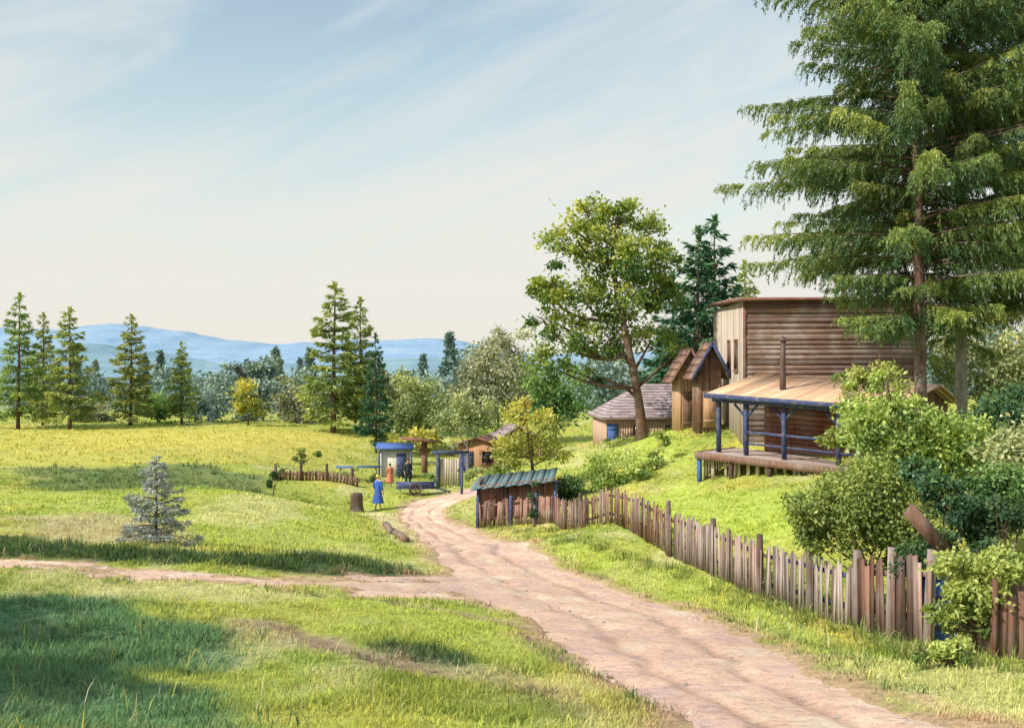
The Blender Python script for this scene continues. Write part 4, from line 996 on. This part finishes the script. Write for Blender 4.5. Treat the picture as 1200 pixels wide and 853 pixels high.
# ------------------------------------------------------------------ fences
def fence(label, pts, hts, mat, posts, bw=.12, lean=.04, gap=.02, missing=.05, rails=(.3, .8), postm='wood_post', postx=.25, seed=1, name='fence', railm='wood_brown', group='fence stretches along the lane'):
    """pts: ground line [(px, depth)], hts: palings height at each point"""
    g = np.random.default_rng(seed)
    P = np.array([ground(*p) for p in pts]); base = P[0].copy()
    s = np.r_[0, np.cumsum(np.linalg.norm(np.diff(P[:, :2], axis=0), axis=1))]
    at = lambda q: np.array([np.interp(q, s, P[:, 0]), np.interp(q, s, P[:, 1]), 0.])
    gzf = lambda q: (lambda a: float(bil(GZ0, a[0], a[1])))(at(q))
    t = thing(name, label, 'fence', base, 0, group)
    off = base
    m_ = MB(); q = .05; drift = 0
    while q < s[-1]-.05:
        if g.random() > missing:
            a = at(q); b_ = at(min(q+bw, s[-1])); dirv = nrm(b_-a); nv = np.array([-dirv[1], dirv[0], 0]); 
            z = gzf(q); h = np.interp(q, s, hts)*g.uniform(.9, 1.06); ln = g.normal(0, lean); z0 = z-.05+max(0, g.normal(0, .03))
            w_ = bw*g.uniform(.75, 1.0); o_ = g.normal(0, .012)
            c0 = a+nv*(o_-.03); c1 = c0+dirv*w_; th = nv*.022
            tl = dirv*ln*h; tp = g.uniform(0, .08)
            B = [c0+(0,0,z0), c1+(0,0,z0), c1+th+(0,0,z0), c0+th+(0,0,z0)]
            Tt = [c0+tl+(0,0,z+h-tp), c1+tl+(0,0,z+h), c1+tl+th+(0,0,z+h), c0+tl+th+(0,0,z+h-tp)]
            m_.hexa(np.array(B+Tt), g.uniform(0, 1))
        q += bw+gap*g.uniform(.3, 2)
    m_.build('paling_panel', M[mat], t, off=off)
    for rz in rails:
        m_ = MB(); qs = np.linspace(0, s[-1], max(int(s[-1]/1.2), 2))
        for q0, q1 in zip(qs[:-1], qs[1:]):
            a, b_ = at(q0), at(q1); dirv = nrm(b_-a); nv = np.array([-dirv[1], dirv[0], 0])
            ha = np.interp(q0, s, hts)*rz; hb = np.interp(q1, s, hts)*rz
            m_.bar(a+nv*.035+(0,0,gzf(q0)+ha), b_+nv*.035+(0,0,gzf(q1)+hb), .05, .08, g.uniform(.2, .8))
        m_.build('rail', M[railm], t, off=off)
    for q in posts:
        q = q*s[-1]; a = at(q); m_ = MB(); z = gzf(q); h = np.interp(q, s, hts)+postx*g.uniform(.6, 1.2)
        nv = np.array([g.normal(0, .03), g.normal(0, .03), 1])
        m_.tube([a+(0,0,z-.3), a+nv*(h*.5)+(0,0,z), a+nv*h+(0,0,z)], [.085,.08,.07], 9); m_.build('post', M[postm], t, True, off=off)
    return t
fence('reddish board fence stretch with blue posts in front of the shed', [(560,43.3),(610,43.0),(653,41.6)], [1.05,1.1,1.1], 'fence_rust', (.0, .36, .70, .99), .13, .05, .006, .05, seed=9, postm='paint_blue', postx=.12)
fence('rough reddish paling fence with gaps between the shed and the dark post', [(650,41.5),(686,38),(740,34),(788,30.5)], [1.1,1.15,1.2,1.25], 'fence_rust', (.27, .98), .11, .08, .022, .08, seed=2)
fence('mauve grey close boarded fence stretch in the middle', [(790,30.4),(840,27),(893,24.1)], [1.30,1.25,1.2], 'fence_mauve', (.5, .985), .125, .06, .004, .03, seed=3)
fence('weathered open paling fence stretch with blue rails under the bush', [(896,24),(950,21.3),(1003,19)], [1.2,1.15,1.1], 'fence_grey', (.55,), .12, .09, .02, .06, seed=4, railm='paint_blue', postx=.1)
fence('tall dark rusty plank fence stretch at the near end', [(1005,18.9),(1045,17.6),(1090,16.4)], [1.2,1.4,1.35], 'fence_rust', (.0, .5, .97), .16, .05, .02, .04, seed=5, postm='fence_grey', postx=.15)
fence('low brown board fence across the far meadow', [(318,54),(370,55),(418,55)], [.5,.5,.45], 'wood_brown', (.05,.35,.65,.95), .15, .03, .015, .04, rails=(.6,), seed=6, postx=.4, name='low_fence', group='low fence in the meadow')

# compost bin at the right edge, barrel, loose boards
p = ground(1200, 14.4); cb = thing('compost_bin', 'brown wooden plank bin at the right edge beside the lime bush', 'compost bin', p, R(-8))
for (ax, ay, bx_, by_) in ((-.42,-.34,.6,-.34), (-.42,.56,.6,.56), (-.44,-.3,-.44,.54), (.61,-.3,.61,.54)):
    m_ = MB(); nb_ = 8
    for k in range(nb_):
        q0, q1 = k/nb_, (k+.93)/nb_; hh_ = g.uniform(.82, 1.02)
        m_.bar((ax+(bx_-ax)*(q0+q1)/2, ay+(by_-ay)*(q0+q1)/2, -.15), (ax+(bx_-ax)*(q0+q1)/2+g.normal(0, .01), ay+(by_-ay)*(q0+q1)/2, hh_), (.118 if ax != bx_ else .028), (.028 if ax != bx_ else .098), g.uniform(.1, .9), up=(0,1,0))
    m_.build('side_panel', M['fence_rust'], cb)
for x in (-.47, .62):
    for y in (-.38, .56): m_ = MB(); m_.box((x-.03,y-.03,-.2), (x+.03,y+.03,1.05)); m_.build('corner_post', M['wood_brown'], cb)
p = ground(1098, 16.9); br = thing('barrel', 'blue water barrel behind the near end of the fence', 'barrel', p)
m_ = MB(); m_.lathe([(.0,-.05),(.26,-.05),(.27,0),(.30,.25),(.315,.5),(.30,.75),(.27,.93),(.25,.94),(.25,.88),(.0,.88)], 24, (0,0,.05)); m_.build('body', M['paint_bright_blue'], br, True)
for z in (.28, .72): m_ = MB(); m_.lathe([(.312,z),(.325,z+.01),(.325,z+.05),(.312,z+.06)], 24); m_.build('hoop', M['iron'], br, True)
def plank(label, a, b_, w, name='board', mat='wood_brown'):
    a, b_ = np.array(a), np.array(b_); m_ = MB(); m_.bar(np.zeros(3), b_-a, w, .035, up=(0,-1,.5)); o = m_.build(name, M[mat]); o.location = a; return tag(o, label, 'board', 'boards around the lane')
plank('wide brown board leaning in the dark bush above the fence', W(1112,650,16.9), W(1064,596,16.7), .24)
p0 = ground(452, 44); p1 = ground(463, 41.5)
def log(label, pa, pb, r):
    m_ = MB(); m_.tube([(0,0,0), (pb-pa)*.5+(0,0,.02), pb-pa], [r, r*1.05, r*.9], 10); o = m_.build('log', M['wood_brown'], smooth=True); o.location = pa+np.array([0,0,r*.8]); tag(o, label, 'log', 'logs lying at the lane edge')
log('short brown log lying on the pale sand, farther one', np.array([*hit(452,618), bil(GZ0,*hit(452,618))]), np.array([*hit(458,626), bil(GZ0,*hit(458,626))]), .13)
log('longer brown log lying on the pale sand, nearer one', np.array([*hit(463,627), bil(GZ0,*hit(463,627))]), np.array([*hit(476,636), bil(GZ0,*hit(476,636))]), .12)
# stump
p = ground(418, 51.5); sp = MB(); sp.lathe([(0,-.2),(.42,-.2),(.36,.05),(.30,.35),(.29,.8),(.26,.92),(.0,.9)], 16); o = sp.build('stump', M['wood_post'], smooth=True); o.location = p; tag(o, 'dark brown tree stump beside the person in blue', 'stump')
# blue cart
p = ground(487, 55); ca = thing('cart', 'low dark blue wooden handcart standing across the lane end', 'cart', p, R(4))
m_ = MB(); m_.box((-.95,-.4,.32), (.95,.4,.38)); 
for y in (-.4, .37): m_.box((-.95,y,.381), (.95,y+.03,.62))
m_.box((-.95,-.37,.381), (-.92,.37,.62)); m_.box((.92,-.37,.381), (.95,.37,.62)); m_.build('bed', M['paint_blue'], ca)
for y in (-.47, .47):
    m_ = MB(); th = np.linspace(0, 2*math.pi, 25); m_.tube(np.c_[.3*np.cos(th), np.full(25, y), .3+.3*np.sin(th)], .035, 6, cap=False)
    for k in range(4): a = k*math.pi/4; m_.bar((-.28*math.cos(a), y, .3-.28*math.sin(a)), (.28*math.cos(a), y, .3+.28*math.sin(a)), .03, .03)
    m_.build('wheel', M['wood_post'], ca)
for y in (-.3, .3): m_ = MB(); m_.bar((.95,y,.36), (1.75,y,.12), .05, .05); m_.build('shaft', M['paint_blue'], ca)

# ------------------------------------------------------------------ people
def person(label, loc, rz, h, top_m, low_m, skirt=False, pose=0, hat=None):
    t = thing('person', label, 'person', loc, rz, 'people at the end of the lane'); k = h/1.7
    V = [(0,0,.95),(0,0,1.12),(0,.01,1.30),(0,.0,1.44),(0,-.01,1.50),(0,-.02,1.58),(0,-.015,1.68)]
    Rd = [.135,.115,.135,.09,.05,.078,.07]; E = [(0,1),(1,2),(2,3),(3,4),(4,5),(5,6)]
    for sg in (-1, 1):
        i = len(V); sw = .12*sg
        V += [(.09*sg,0,.90),(.10*sg,-.03-sw*.5,.50),(.10*sg,.0+sw*.8,.09),(.10*sg,-.13+sw*.8,.04)]; Rd += [.085,.056,.038,.035]; E += [(0,i),(i,i+1),(i+1,i+2),(i+2,i+3)]
        i = len(V); a = -.10-.16*pose*(sg > 0)
        V += [(.17*sg,0,1.40),(.23*sg,.02,1.14),(.23*sg,a,.92),(.225*sg,a-.03,.84)]; Rd += [.052,.042,.030,.028]; E += [(3,i),(i,i+1),(i+1,i+2),(i+2,i+3)]
    me = bpy.data.meshes.new('body'); me.from_pydata([(x*k,y*k,z*k) for x,y,z in V], E, [])
    o = bpy.data.objects.new('body', me); col.objects.link(o)
    md = o.modifiers.new('s', 'SKIN'); o.modifiers.new('u', 'SUBSURF').levels = 2
    for i, r in enumerate(Rd): me.skin_vertices[0].data[i].radius = (r*k, r*k*.85)
    me.skin_vertices[0].data[0].use_root = True
    dg = bpy.context.evaluated_depsgraph_get(); nm = bpy.data.meshes.new_from_object(o.evaluated_get(dg)); bpy.data.objects.remove(o)
    bmh = bmesh.new(); bmh.from_mesh(nm)
    def add_tube(P, r):
        m_ = MB(); m_.tube(np.array(P)*k, np.array(r)*k, 6); vv = [bmh.verts.new(x) for x in m_.v[0]]
        for f in m_.f:
            for q in f: bmh.faces.new([vv[i] for i in q])
    for sg in (-1, 1):
        a = -.10-.16*pose*(sg > 0)-.03
        for j, (dx, ln) in enumerate(((-.022,.075),(-.008,.085),(.008,.08),(.022,.062))): add_tube([(.225*sg+dx*.4, a+dx, .84), (.225*sg+dx*.4, a+dx-.01, .84-ln*.6), (.215*sg+dx*.4, a+dx-.03, .84-ln)], [.009,.008,.006])
        add_tube([(.225*sg, a-.02, .87), (.215*sg, a-.05, .84), (.21*sg, a-.06, .81)], [.011,.010,.007])
        add_tube([(.068*sg,-.01,1.615),(.084*sg,.0,1.60),(.07*sg,.0,1.575)], [.012,.016,.010])
    add_tube([(0,-.085,1.625),(0,-.108,1.60),(0,-.092,1.595)], [.009,.014,.010])
    nm2 = bpy.data.meshes.new('body'); bmh.to_mesh(nm2); bmh.free()
    for p_ in nm2.polygons: p_.use_smooth = True
    nm2.materials.append(M['skin']); ob = bpy.data.objects.new('body', nm2); col.objects.link(ob); ob.parent = t
    m_ = MB()
    def ellt(prof): 
        n = 20; th = np.arange(n)*2*math.pi/n; pr = np.array(prof)
        v = np.stack([pr[:,0,None]*np.cos(th), pr[:,1,None]*np.sin(th)+pr[:,3,None], np.repeat(pr[:,2,None], n, 1)], -1)*k
        kk = len(pr); i = np.arange(kk-1)[:, None]*n; j = np.arange(n)[None]; j2 = (j+1) % n
        m_.add(v.reshape(-1, 3), np.stack([i+j, i+j2, i+n+j2, i+n+j], -1).reshape(-1, 4))
    ellt([(.165,.135,.90,0),(.15,.12,1.08,0),(.165,.135,1.28,.0),(.175,.115,1.38,0),(.12,.085,1.455,0),(.062,.06,1.475,-.01)])
    for sg in (-1, 1):
        a = -.10-.16*pose*(sg > 0)
        m_.tube(np.array([(.14*sg,0,1.41),(.195*sg,.01,1.30),(.23*sg,.02,1.14),(.23*sg,.5*a,1.02)])*k, np.array([.07,.066,.058,.052])*k, 10, cap=False)
    m_.build('shirt', M[top_m], t, True)
    m_ = MB()
    if skirt: ellt([(.30,.26,.38,0),(.25,.21,.60,0),(.19,.16,.85,0),(.152,.125,1.0,0)]); m_.build('skirt', M[low_m], t, True)
    else:
        for sg in (-1, 1):
            sw = .12*sg; m_.tube(np.array([(.075*sg,0,.98),(.09*sg,0,.88),(.10*sg,-.03-sw*.5,.50),(.10*sg,.0+sw*.8,.10)])*k, np.array([.10,.10,.075,.06])*k, 10, cap=False)
        m_.build('trousers', M[low_m], t, True)
    m_ = MB(); n = 14
    m_.lathe([(.082,1.60),(.094,1.65),(.088,1.70),(.06,1.74),(.0,1.755)], 16, (0,.012,0)); m_.v[0] = m_.v[0]*k; m_.build('hair' if not hat else 'hat', M[hat or 'hair'], t, True)
    for sg in (-1, 1):
        m_ = MB(); m_.lathe([(0,-.009),(.008,-.004),(.008,.004),(0,.009)], 8, (.028*sg,-.078,1.63)); m_.v[0] = m_.v[0]*k; m_.build('eye', M['dark'], t)
    return t
person('person in a bright blue shirt and skirt standing at the lane edge', ground(443, 52), R(150), 1.68, 'cloth_blue', 'cloth_navy', True, 1, 'cloth_yellow')
person('small person in coral red clothes beyond the blue figure', ground(457, 59), R(200), 1.25, 'cloth_coral', 'cloth_coral', True, 0)
person('person in dark clothes standing behind the blue handcart', ground(478, 60), R(20), 1.6, 'cloth_dark', 'cloth_dark', False, 1)

for (px, d, L_, mt_, lab, n_, sd_) in ((428, 60, [(428,566,6),(438,562,7),(420,570,5)], 'leaf_dark', 'small dark bush between the low fence and the white hut', 900, 81),
        (505, 62, [(503,562,6),(512,566,6)], 'leaf_green', 'small green bush between the handcart and the garden gate', 700, 82),
        (480, 75, [(450,538,8),(438,545,7)], 'leaf_haze', 'bluish bush behind the white hut', 900, 83),
        (405, 62, [(405,556,6),(395,560,5),(415,552,5)], 'leaf_sage', 'sage green bush behind the right end of the low fence', 800, 84)):
    shrub(px, d, L_, mt_, lab, n_, sd_, .12)
for (px, d, L_, mt_, lab, n_, sd_) in ((470, 58.5, [(497,577,5),(506,575,5)], 'leaf_sage', 'low sage weed clump at the right wheel of the handcart', 500, 85),
        (548, 62, [(552,556,7),(560,552,7),(546,562,5)], 'leaf_sage', 'sage bush between the garden gate and the orange cottage', 1100, 86),
        (590, 64, [(590,540,8),(600,546,8),(582,548,7)], 'leaf_lime', 'lime bush below the left side of the yellow tree', 1300, 87),
        (455, 88, [(452,520,9),(462,512,10),(440,522,8)], 'leaf_yellow', 'yellow bush below the thin dark spruce', 1200, 88),
        (530, 82, [(530,525,9),(520,530,8),(540,530,8)], 'leaf_grey', 'grey bush above the blue garden gate', 1300, 89)):
    shrub(px, d, L_, mt_, lab, n_, sd_, .13)
p = ground(420, 64); tb = thing('table', 'long blue topped trestle table behind the dark stump', 'table', p, R(6))
m_ = MB(); m_.box((-1.3,-.35,.70), (1.3,.35,.76)); m_.build('tabletop', M['paint_bright_blue'], tb)
for x in (-1.0, 1.0):
    for y in (-.25, .25): m_ = MB(); m_.bar((x-.12*(1 if x > 0 else -1)*-1, y, -.1), (x, y, .70), .07, .07); m_.build('leg', M['wood_brown'], tb)
p = ground(612, 82); pc = gable_shed('cottage', 'little pink walled cottage with brown gable roof behind the yellow tree', 'cottage', (p[0]-.6, p[1], EYE+(CY-545)/F*82), R(14), 3.4, 3.0, 2.1, .9, .3, 'plaster_pink', 'roof_mauve', (.7, .7, 1.7), 'wood_brown')
window(pc, -.7, 1.2, .6, .7, Fr((0,-1.535,0), 0), g)

# ------------------------------------------------------------------ light, sky, camera
to_sun = Vector((-.76, -.42, .74)).normalized()
el = math.asin(to_sun.z)
sun = bpy.data.lights.new('sun', 'SUN'); sun.energy = 5.0; sun.angle = R(.55); sun.color = (1., .93, .82)
so = bpy.data.objects.new('sun', sun); col.objects.link(so); so.rotation_euler = (-to_sun).to_track_quat('-Z', 'Y').to_euler(); so.location = (-30, -10, 40)
w = bpy.data.worlds.new('World'); scene.world = w; w.use_nodes = True
nt = w.node_tree; nt.nodes.clear()
out = N(nt, 'OutputWorld'); bg = N(nt, 'Background')
sky = N(nt, 'TexSky'); sky.sky_type = 'NISHITA'; sky.sun_disc = False; sky.sun_elevation = el; sky.sun_rotation = math.atan2(to_sun.x, to_sun.y); sky.dust_density = 1.5; sky.air_density = 1.0
tc = N(nt, 'TexCoord'); sp_ = N(nt, 'SeparateXYZ'); nt.links.new(tc.outputs['Generated'], sp_.inputs[0])
mr = N(nt, 'Mapping'); mr.inputs['Rotation'].default_value = (0, R(20), 0); nt.links.new(tc.outputs['Generated'], mr.inputs[0])
mp = N(nt, 'Mapping'); mp.inputs['Scale'].default_value = (1.3, 1.6, 8.5); nt.links.new(mr.outputs[0], mp.inputs[0])
nz = N(nt, 'TexNoise'); nz.inputs['Scale'].default_value = 1.6; nz.inputs['Detail'].default_value = 9; nz.inputs['Roughness'].default_value = .58; nz.inputs['Distortion'].default_value = .9
nt.links.new(mp.outputs[0], nz.inputs['Vector'])
veil = ramp(nt, nz.outputs[0], [(.34, (.0,.0,.0)), (.68, (1,1,1))])
hz_ = N(nt, 'MapRange'); hz_.inputs[1].default_value = .0; hz_.inputs[2].default_value = .30; hz_.inputs[3].default_value = .86; hz_.inputs[4].default_value = .14; nt.links.new(sp_.outputs[2], hz_.inputs[0])
fac = math_(nt, 'ADD', math_(nt, 'MULTIPLY', veil, .66), hz_.outputs[0])
fac = math_(nt, 'MINIMUM', fac, .97)
skys = mix(nt, sky.outputs[0], (.205,.208,.172), 1., 'MULTIPLY')
cloud = ramp(nt, sp_.outputs[2], [(.0, (.86,.825,.745)), (.10, (.845,.83,.77)), (.22, (.80,.82,.79)), (.4, (.78,.83,.84))])
cc_ = mix(nt, skys, cloud, fac)
nt.links.new(cc_, bg.inputs[0]); bg.inputs[1].default_value = 1.0
nt.links.new(bg.outputs[0], out.inputs[0])

cam = bpy.data.cameras.new('camera'); co = bpy.data.objects.new('camera', cam); col.objects.link(co)
co.location = (0, 0, EYE); co.rotation_euler = (R(90), 0, 0); cam.sensor_width = 36; cam.lens = F/1200*36; cam.clip_end = 20000; cam.clip_start = .1
scene.camera = co
scene.view_settings.view_transform = 'Standard'; scene.view_settings.look = 'None'; scene.view_settings.exposure = 0; scene.view_settings.gamma = 1
scene.render.engine = 'CYCLES'; scene.cycles.use_denoising = True
scene.cycles.max_bounces = 6; scene.cycles.diffuse_bounces = 3; scene.cycles.transmission_bounces = 4
